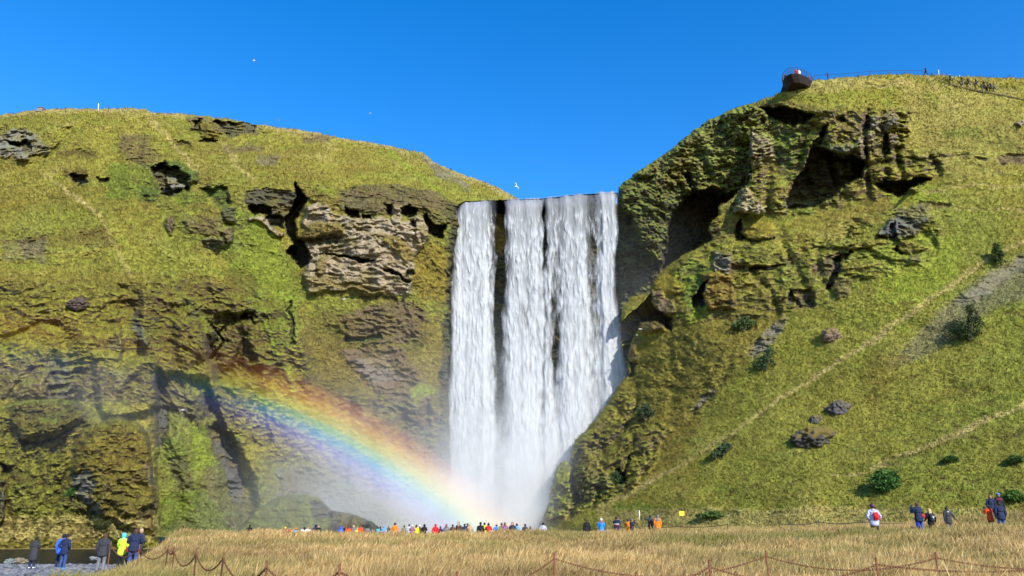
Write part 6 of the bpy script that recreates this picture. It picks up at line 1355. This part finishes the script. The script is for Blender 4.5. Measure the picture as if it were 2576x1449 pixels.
PEOPLE_N = 0
def person(u, v, Y, label, top='black', legs='black', head=('short', 'black'), pz='stand', face=0.0, h=None, group=None, ref='head', extras=(), shoes='black', shirt=False, lift=0.0, ground=None, girth=1.0):
    """u,v: top of the head as seen in the photograph; feet go down to the ground under it"""
    global PEOPLE_N; PEOPLE_N += 1
    p = w1(u, v, Y)
    g = gzf(p.x, p.y) if ground is None else ground
    hh = (p.z - g) if h is None else h
    hat_extra = {'beanie': .04, 'hood': .03, 'pom': .08, 'cap': .02, 'long': .012, 'short': .012, 'bald': 0}[head[0]]
    k = hh / (1.755 + hat_extra)
    k = min(max(k, .80), 1.10)
    r = empty('person', (p.x, p.y, g if h is None or ground is not None else p.z - hh), label, 'person', group, rz=R(face))
    r.scale = (k * girth, k * girth, k)
    T = TEMPL[pz]
    link('body', T['body'], SKIN, r)
    link('trousers', T['trousers'], cloth(legs), r); link('shoes', T['shoes'], cloth(shoes), r)
    if shirt: link('shirt', T['shirt'], cloth(top), r)
    else: link('jacket', T['jacket'], cloth(top), r); link('jacket_hem', ST['hem'], cloth(top), r)
    kd, hc = head[0], head[1]
    hair2 = head[2] if len(head) > 2 else 'dkbrown'
    if kd == 'short': link('hair', ST['short_hair'], hairm(hc), r)
    elif kd == 'long': link('hair', ST['long_hair'], hairm(hc), r)
    elif kd == 'beanie': link('hair', ST['short_hair'], hairm(hair2), r); link('beanie', ST['beanie'], cloth(hc), r)
    elif kd == 'pom': link('hair', ST['short_hair'], hairm(hair2), r); b = link('beanie', ST['beanie'], cloth(hc), r); link('pompom', ST['pompom'], cloth(hair2 if hair2 in ('pink', 'white') else hc), b)
    elif kd == 'cap': link('hair', ST['short_hair'], hairm(hair2), r); b = link('cap', ST['cap_crown'], cloth(hc), r); link('brim', ST['brim'], cloth(hc), b)
    elif kd == 'hood': link('hood', ST['hood'], cloth(hc), r)
    if kd in ('short', 'long', 'cap', 'bald'):
        for e in ('eye', 'eye2'): link('eye', ST[e], plain('eye_dark', (.02, .015, .012), .3, .05, 10), r)
    for e in extras:
        nm, c = e
        if nm == 'skirt': link('coat_skirt', ST['coat_skirt'], cloth(c), r)
        elif nm == 'hood_down': link('hood', ST['hood_down'], cloth(c), r)
        elif nm == 'scarf': link('scarf', ST['scarf'], cloth(c), r)
        elif nm == 'sunglasses': link('sunglasses', ST['sunglasses'], plain('dark_lens', (.01, .01, .012), .2, .02, 5), r)
        elif nm == 'longhair': link('hair', ST['long_hair'], hairm(c), r)
        elif nm == 'yoke':        # upper half of the jacket in a second colour
            m_ = Acc().add(*ell_tube([(0, -.01, 1.28), (0, -.008, 1.32), (0, -.012, 1.40), (0, -.015, 1.46), (0, -.01, 1.50)], [(.16, .13), (.228, .160), (.232, .152), (.17, .125), (.08, .08)], 20)).mesh('jacket_yoke', True)
            link('jacket_yoke', m_, cloth(c), r)
        elif nm == 'band':
            z0, z1 = c[1], c[2]
            m_ = Acc().add(*ell_tube([(0, -.005, z0), (0, -.005, z0 + .01), (0, -.005, z1 - .01), (0, -.005, z1)], [(.18, .13), (.225, .158), (.225, .158), (.18, .13)], 22)).mesh('stripe', True)
            link('stripe', m_, cloth(c[0]), r)
    return r
def carried(name, p, label, cat, V, mat, rot=0.0):
    """bags and cameras: things of their own, held or worn by a person"""
    m_, off = V
    o = link(name, m_, mat); k = p.scale[2]
    o.location = p.location + Matrix.Rotation(p.rotation_euler[2], 3, 'Z') @ (Vector(off) * k); o.rotation_euler = (0, 0, p.rotation_euler[2] + rot); o.scale = (k, k, k)
    return tag(o, label, cat)
def pack_mesh(w=.30, d=.16, hgt=.44):
    a = Acc(); a.add(*ell_tube([(0, 0, -hgt / 2), (0, 0, -hgt / 2 + .02), (0, -.01, -hgt * .25), (0, -.01, .05), (0, 0, hgt * .38), (0, .01, hgt / 2 - .02), (0, .01, hgt / 2)], [(w * .3, d * .3), (w * .48, d * .46), (w * .52, d * .54), (w * .5, d * .5), (w * .46, d * .42), (w * .36, d * .32), (w * .1, d * .1)], 18))
    a.add(*ell_tube([(0, -d * .5, -hgt * .3), (0, -d * .62, -hgt * .2), (0, -d * .62, 0), (0, -d * .5, hgt * .06)], [(w * .2, .01), (w * .36, .03), (w * .36, .03), (w * .2, .01)], 12))
    for s in (-1, 1): a.tube([(s * w * .32, d * .3, hgt * .45), (s * w * .36, d * .65, hgt * .52), (s * w * .38, d * 1.2, hgt * .50), (s * w * .42, d * 2.0, hgt * .28), (s * w * .48, d * 1.9, -hgt * .1), (s * w * .42, d * .4, -hgt * .34)], .017, 6)
    return a.mesh('backpack', True)
PACK = pack_mesh(); SACK = pack_mesh(.26, .12, .38)
def camera_mesh():
    a = Acc().box((0, 0, 0), (.13, .06, .09)); a.box((0, -.0, .055), (.05, .05, .03)); a.tube([(0, .02, -.005), (0, .09, -.005), (0, .13, -.005)], [.034, .034, .038], 12)
    return a.mesh('camera')
CAM = camera_mesh(); PHONE = Acc().box((0, 0, 0), (.155, .012, .076)).box((-.055, .009, .02), (.03, .006, .02)).mesh('phone')
BLK = plain('black_plastic', (.015, .015, .016), .45, .1, 10)

GL, GC_, GR, GM, GT, GS = 'people on the gravel bank', 'crowd watching below the waterfall', 'walkers and photographers on the right', 'photographers at the foot of the right hill', 'people on the viewing platform', 'people on the summit stairs'
# ---- gravel bank, left
person(93, 1350, 45.5, 'person in a long dark coat with hood, standing alone on the gravel at far left', 'charcoal', 'navy', ('short', 'black'), 'hold', 8, 1.72, GL, extras=[('skirt', 'charcoal'), ('hood_down', 'charcoal')], shoes='white')
person(162, 1341, 47.2, 'person in bright blue jacket mostly hidden behind the navy hoodie', 'brightblue', 'navy', ('short', 'black'), 'stand', 20, None, GL, extras=[('scarf', 'red')], shoes='sky')
person(170.5, 1339, 46.0, 'person in navy hoodie and jeans with blue shoes on the gravel', 'navy', 'jeans', ('short', 'black'), 'pocket', -8, None, GL, extras=[('hood_down', 'navy')], shoes='sky')
person(268, 1329, 41.5, 'man in dark grey sweater and grey trousers at the end of the fence', 'charcoal', 'grey', ('short', 'brown'), 'stand', 4, None, GL, girth=1.12, extras=[], shoes='brown')
person(315, 1328.5, 42.5, 'person in fluorescent yellow jacket with turquoise hood', 'hivis', 'black', ('hood', 'aqua'), 'hold', -12, None, GL)
person(339, 1321, 44.0, 'person in red jacket and black cap partly hidden by the man in navy', 'red', 'black', ('cap', 'black'), 'stand', 25, None, GL)
person(345, 1326, 41.5, 'broad man in navy shirt with cropped hair near the start of the fence', 'navy', 'jeans', ('short', 'brown'), 'hold', 15, None, GL, girth=1.22)
person(357, 1329, 42.6, 'man with shaved head in dark grey top at the right end of the gravel group', 'charcoal', 'black', ('short', 'tan'), 'hold', -25, None, GL)
# ---- the crowd behind the meadow: u, v of the head top, depth, top, head, facing, words
crowd = [
    (629, 1319.5, 63, 'black', ('short', 'black'), 20, 'lone person with black hair in black at the far left of the crowd'), (698, 1333, 70, 'sky', ('short', 'black'), 10, 'short person in pale blue top with black hair, low in the grass'),
    (718, 1325, 66, 'red', ('beanie', 'yellow'), -10, 'person in red jacket with bright yellow beanie'), (729.5, 1326, 64, 'orangered', ('long', 'black'), 200, 'person with long black hair in orange red jacket facing the camera'),
    (745, 1327, 68, 'sky', ('beanie', 'orange'), 0, 'person in light blue jacket with orange beanie'), (766, 1325, 66, 'white', ('long', 'black'), 40, 'person in white jacket with long black hair'),
    (775, 1324, 65, 'white', ('long', 'brown'), 190, 'person in white jacket with brown hair and open dark vest facing the camera'), (795, 1318.5, 66, 'navy', ('hood', 'navy'), 15, 'tall person in navy jacket with the hood up'),
    (802.5, 1320, 65, 'black', ('short', 'black'), 170, 'man in black jacket turned to the camera next to the navy hood'), (858, 1324, 67, 'brightblue', ('hood', 'brightblue'), 0, 'person in vivid blue raincoat with hood up'),
    (871, 1320, 69, 'black', ('long', 'auburn'), -20, 'person in black with long reddish brown hair'), (877, 1321.5, 67, 'orangered', ('long', 'brown'), 10, 'person in orange red jacket with brown hair'),
    (890, 1321, 71, 'grey', ('short', 'blonde'), 0, 'person in grey jacket with blond hair'), (899, 1327, 68, 'yellow', ('short', 'tan'), 30, 'person in yellow orange jacket low in the grass'),
    (907, 1320.5, 68, 'orangered', ('short', 'auburn'), -15, 'person in orange jacket with ginger hair before the dark rock'), (925, 1323.5, 72, 'grey', ('cap', 'charcoal'), 10, 'person in grey jacket with dark cap before the dark rock'),
    (951, 1325, 72, 'teal', ('short', 'dkbrown'), 0, 'person in turquoise jacket right of the dark rock'), (957, 1324, 75, 'charcoal', ('short', 'black'), 5, 'person in dark clothes just behind the turquoise jacket'),
    (967, 1322.5, 69, 'sky', ('hood', 'sky'), 0, 'person in pale blue raincoat with hood up'), (978, 1323, 70, 'charcoal', ('short', 'grey'), 10, 'grey haired person in dark grey beside the pale blue raincoat'),
    (994, 1314.5, 65, 'orange', ('short', 'dkbrown'), -5, 'tall person in bright orange jacket, most visible of the middle crowd'), (1017, 1321.5, 70, 'khaki', ('short', 'dkbrown'), 0, 'person in khaki grey jacket right of the tall orange one'),
    (1030, 1318, 70, 'lightgrey', ('cap', 'charcoal'), 20, 'person in light grey top with dark cap'), (1037, 1320, 68, 'plum', ('beanie', 'white'), 0, 'person in pinkish jacket with white beanie'),
    (1048, 1319.5, 69, 'yellow', ('long', 'dkbrown'), -10, 'person in yellow jacket with dark hair'), (1056, 1320, 73, 'brown', ('beanie', 'white', 'brown'), 0, 'person in brown with a white hat behind the yellow jacket'),
    (1068, 1318, 67, 'black', ('hood', 'black'), 10, 'person in black jacket with pointed hood up'), (1096, 1317.5, 67, 'red', ('hood', 'red'), 0, 'person in bright red raincoat with hood up'),
    (1108, 1323.5, 74, 'navy', ('short', 'black'), 0, 'small dark figure right of the red raincoat'), (1123, 1318, 69, 'grey', ('long', 'auburn'), 15, 'person in grey jacket with reddish hair right of the red raincoat'),
    (1139, 1319, 72, 'brown', ('short', 'dkbrown'), 0, 'person in brown jacket left of the one with white scarf'), (1154, 1312, 64, 'brown', ('short', 'brown'), 150, 'tall person in brown jacket with white scarf looking back'),
    (1169, 1317, 71, 'navy', ('short', 'dkbrown'), 0, 'person in navy jacket right of the white scarf'), (1176, 1316, 73, 'charcoal', ('short', 'navy'), -20, 'person in dark jacket behind the navy one'),
    (1182.5, 1316.5, 72, 'tan', ('long', 'tan'), 10, 'person with light brown hair in tan jacket'), (1209, 1309.5, 66, 'black', ('short', 'black'), 5, 'person in black standing tall before the end of the rainbow'),
    (1219, 1314, 69, 'lime', ('short', 'black'), 0, 'person in yellow green jacket with black hair'), (1229, 1315, 67, 'red', ('short', 'black'), 10, 'person in red jacket with short black hair'),
    (1249, 1317.5, 73, 'azure', ('cap', 'lightgrey'), 0, 'person in dull blue jacket with pale cap'), (1262, 1315, 72, 'khaki', ('short', 'brown'), 0, 'person in khaki coat left of the long brown hair'),
    (1270, 1313, 69, 'plum', ('long', 'auburn'), 0, 'person in purple top with long brown hair'), (1289, 1311.5, 67, 'charcoal', ('long', 'brown'), 170, 'person in dark jacket with long brown hair facing the camera'),
    (1300, 1316.5, 71, 'sky', ('short', 'dkbrown'), 0, 'child sized figure in light blue jacket'), (1321, 1317.5, 72, 'charcoal', ('short', 'dkbrown'), 20, 'person in dark grey standing apart before the white spray'),
    (1334, 1323.5, 74, 'khaki', ('long', 'brown'), 0, 'barely visible brown haired person at the right end of the crowd'), (1366, 1305, 66, 'lavender', ('short', 'black'), -10, 'person in lavender grey hooded top at the foot of the spur')]
poses_c = ['stand', 'photo', 'stand', 'hold', 'pocket', 'stand', 'photo']
for k, (u, v, Y, top, hd, fc, lb) in enumerate(crowd):
    ex = []
    if 'scarf' in lb and 'left of' not in lb and 'right of' not in lb: ex = [('scarf', 'white')]
    if hd[0] == 'short' and k % 3 == 0 and not ex: ex = [('hood_down', top)]
    person(u, v, Y, lb, top, ['black', 'jeans', 'charcoal', 'navy'][k % 4], hd, poses_c[(k * 3) % 7], fc + (k * 37 % 21 - 10), None, GC_, extras=ex)
# ---- foot of the right hill
person(1475, 1293, 68, 'person in black jacket with brown hair standing apart at the hill foot', 'black', 'charcoal', ('short', 'brown'), 'stand', 5, None, GM, extras=[('hood_down', 'black')])
person(1512, 1296.5, 69, 'person in azure jacket with white and pink pompom hat', 'azure', 'black', ('pom', 'white', 'pink'), 'hold', 0, None, GM, extras=[('hood_down', 'red')])
person(1550, 1298.5, 66, 'person in navy jacket with white and dark red stripes taking a picture', 'navy', 'navy', ('short', 'black'), 'photo', -35, None, GM, extras=[('band', ('white', 1.18, 1.24)), ('band', ('maroon', 1.02, 1.16))])
person(1580, 1305, 67, 'crouched person in orange and black jacket with black cap', 'orange', 'black', ('cap', 'black'), 'hold', -30, None, GM)
p_ = person(1588, 1304.5, 66, 'person in black with grey cap pointing a camera', 'charcoal', 'black', ('cap', 'grey'), 'photo', -70, None, GM); carried('camera', p_, 'camera held up by the person with the grey cap', 'camera', (CAM, (0, .33, 1.58)), BLK)
p_ = person(1635, 1295, 67, 'person in dark grey shading the eyes with a raised arm', 'charcoal', 'black', ('short', 'black'), 'shade', 10, None, GM); p_.scale[0] *= -1
carried('backpack', p_, 'dark backpack with white patch on the person shading the eyes', 'backpack', (SACK, (.05, -.2, 1.22)), cloth('charcoal'))
person(1653.5, 1293.5, 66, 'person in orange jacket with grey shoulders and grey hood', 'orange', 'charcoal', ('hood', 'grey'), 'stand', 0, None, GM, extras=[('yoke', 'grey')])
# ---- walkers on the right
p_ = person(2193, 1266.5, 41, 'person in lavender jacket with purple beanie seen from behind', 'lavender', 'black', ('beanie', 'purple'), 'pocket', -8, None, GR, extras=[('hood_down', 'lavender')])
carried('drawstring_bag', p_, 'red drawstring bag on the back of the lavender jacket', 'bag', (SACK, (.06, -.19, 1.18)), cloth('red'))
p_ = person(2305, 1263.5, 42, 'man in navy jacket and blue trousers holding a phone up', 'navy', 'blue', ('short', 'brown'), 'photo', 18, None, GR, girth=1.12); carried('phone', p_, 'phone held up by the man in navy', 'phone', (PHONE, (0, .36, 1.60)), BLK)
carried('shoulder_bag', p_, 'small red bag hanging at the right side of the man in navy', 'bag', (pack_mesh(.20, .12, .24), (.27, -.06, 1.02)), cloth('red'))
p_ = person(2336, 1279, 41, 'blond person in black jacket walking beside the man in navy', 'black', 'charcoal', ('long', 'blonde'), 'walk', 10, None, GR)
carried('backpack', p_, 'dark backpack with a white strap cross on the blond person', 'backpack', (PACK, (0, -.2, 1.16)), cloth('charcoal')); 
cross = Acc().tube([(-.07, -.105, .10), (0, -.118, 0), (.07, -.105, -.11)], .016, 6).tube([(.07, -.105, .10), (0, -.118, 0), (-.06, -.105, -.12)], .016, 6).mesh('strap_cross', True)
link('strap_cross', cross, M_white, bpy.data.objects[[o.name for o in bpy.data.objects if o.get('label') == 'dark backpack with a white strap cross on the blond person'][0]])
person(2380, 1275, 40.5, 'person in dark grey parka with long dark hair and one arm swung out', 'charcoal', 'grey', ('long', 'dkbrown'), 'swing', 5, None, GR, extras=[('hood_down', 'lightgrey')])
person(2489, 1245, 45.5, 'person with sunglasses in navy jacket facing the camera behind the red jacket', 'navy', 'navy', ('long', 'auburn'), 'stand', 165, None, GR, extras=[('sunglasses', '')])
person(2509, 1239.5, 45.8, 'man with grey blue cap and maroon shirt facing the camera beside the one with sunglasses', 'black', 'black', ('cap', 'sky'), 'stand', 190, None, GR, extras=[('yoke', 'maroon')], girth=1.1)
p_ = person(2485.5, 1272.5, 42, 'photographer in orange red jacket with dark grey cap and black trousers', 'orangered', 'black', ('cap', 'charcoal'), 'photo', 12, None, GR); carried('camera', p_, 'camera raised by the photographer in orange red', 'camera', (CAM, (0, .33, 1.60)), BLK)
person(2511, 1262.5, 41.5, 'tall man in navy sweater and jeans beside the photographer in orange red', 'navy', 'denim', ('short', 'dkbrown'), 'stand', -6, None, GR, girth=1.12)
# ---- platform and stairs on the summit
deck_z = viewing_platform.location.z + sum((pl(u, v, dy) - viewing_platform.location).z for u, v, dy in [(1967, 196, 2.0), (1969, 198, .4), (1978, 200, -1.0), (1992, 200.5, -1.8), (2010, 199.5, -1.8), (2027, 199, -1.0), (2041, 200, .4), (2047, 198, 2.4)]) / 8
person(2002, 172, PY - .6, 'person in red jacket leaning at the platform railing', 'red', 'navy', ('short', 'dkbrown'), 'hold', 170, 1.72, GT, ground=deck_z)
person(2009, 171, PY - .4, 'person in white jacket beside the red one on the platform', 'white', 'khaki', ('short', 'tan'), 'stand', 190, 1.75, GT, ground=deck_z)
person(1974, 185, PY + .8, 'dark figure at the left end of the platform', 'charcoal', 'black', ('short', 'black'), 'stand', 120, 1.65, GT, ground=deck_z)
person(2034, 186, PY + 1.4, 'person in reddish brown at the right end of the platform', 'auburn', 'black', ('short', 'dkbrown'), 'stand', 200, 1.6, GT, ground=deck_z)
def on_hill(u, vfoot, label, d=0.0, **kw):
    Y = depth3(u, vfoot) + d; f = w1(u, vfoot, Y)
    h = kw.pop('h', 1.72)
    vv = vfoot - h * FPX / Y * .86
    return person(u, vv, Y, label, h=h, ground=f.z, group=GS, **kw)
on_hill(2080, 199, 'person in red and black behind the grass right of the platform', .8, top='maroon', legs='black', pz='stand', face=60, h=1.5)
on_hill(2326, 189.5, 'person in navy with white pack walking at the top of the stairs', -.5, top='navy', legs='navy', pz='walk', face=80)
on_hill(2388, 207.5, 'white haired person in black, first of the file coming down the stairs', -.3, top='black', legs='black', head=('short', 'lightgrey'), pz='walk', face=70)
on_hill(2417, 213, 'second walker of the file, in dark grey with black hair', -.3, top='charcoal', legs='black', pz='stand', face=80)
on_hill(2433, 217, 'third walker of the file, striding in black', -.3, top='black', legs='charcoal', pz='walk', face=75)
on_hill(2453, 220, 'walker with slate blue hood, fourth of the file on the stairs', -.3, top='navy', legs='black', head=('hood', 'navy'), pz='walk', face=80)
on_hill(2472, 223.5, 'dark walker just before the tight cluster on the stairs', -.3, top='black', legs='black', pz='stand', face=75)
on_hill(2482, 226, 'walker in dark brown at the left of the tight cluster', -.3, top='brown', legs='black', pz='walk', face=70)
on_hill(2489, 228, 'walker in black with pale hair in the middle of the tight cluster', -.6, top='black', legs='black', head=('short', 'tan'), pz='walk', face=85)
on_hill(2499, 229.5, 'last walker of the file, in grey blue with a dark cap', -.3, top='grey', legs='navy', head=('cap', 'navy'), pz='walk', face=75)
# ------------------------------------------------------------------ light, sky, camera
SUN_AZ, SUN_EL = 149.5, 30.5
w = bpy.data.worlds.new('World'); SC.world = w; w.use_nodes = True
nt = w.node_tree; nt.nodes.clear(); n = N(nt)
sky = n('TexSky'); sky.sky_type = 'NISHITA'; sky.sun_disc = False
sky.sun_elevation = R(SUN_EL); sky.sun_rotation = R(SUN_AZ)
sky.air_density = 1.0; sky.dust_density = .15; sky.ozone_density = 2.2; sky.altitude = 100
hs = n('HueSaturation', ins={'Saturation': 1.43, 'Hue': .508, 'Value': 1.4, 'Color': sky.outputs[0]})
bg = n('Background', ins={'Color': hs.outputs[0], 'Strength': .15})
wo = n('OutputWorld'); nt.links.new(bg.outputs[0], wo.inputs[0])
ld = bpy.data.lights.new('sun', 'SUN'); ld.energy = 5.0; ld.angle = R(.53); ld.color = (1, .94, .84)
lo = bpy.data.objects.new('sun', ld); COL.objects.link(lo)
sd = Vector((math.sin(R(SUN_AZ)) * math.cos(R(SUN_EL)), math.cos(R(SUN_AZ)) * math.cos(R(SUN_EL)), math.sin(R(SUN_EL))))
lo.rotation_euler = sd.to_track_quat('Z', 'Y').to_euler(); lo.location = (30, -40, 60)

cd = bpy.data.cameras.new('camera'); co = bpy.data.objects.new('camera', cd); COL.objects.link(co)
co.location = (0, 0, CAMZ); co.rotation_euler = (R(90) + PITCH, 0, 0)
cd.sensor_width = 36; cd.sensor_fit = 'HORIZONTAL'; cd.lens = 36 * FPX / 2576
cd.clip_start = .1; cd.clip_end = 6000
SC.camera = co
SC.view_settings.view_transform = 'Standard'; SC.view_settings.look = 'None'; SC.view_settings.gamma = 1; SC.view_settings.exposure = 0.45
SC.render.engine = 'CYCLES'
SC.cycles.use_denoising = True
try: SC.cycles.denoiser = 'OPENIMAGEDENOISE'
except Exception: pass
SC.cycles.max_bounces = 6; SC.cycles.diffuse_bounces = 3; SC.cycles.glossy_bounces = 2; SC.cycles.transmission_bounces = 3
SC.cycles.transparent_max_bounces = 12; SC.cycles.volume_bounces = 3
SC.cycles.sample_clamp_indirect = 6
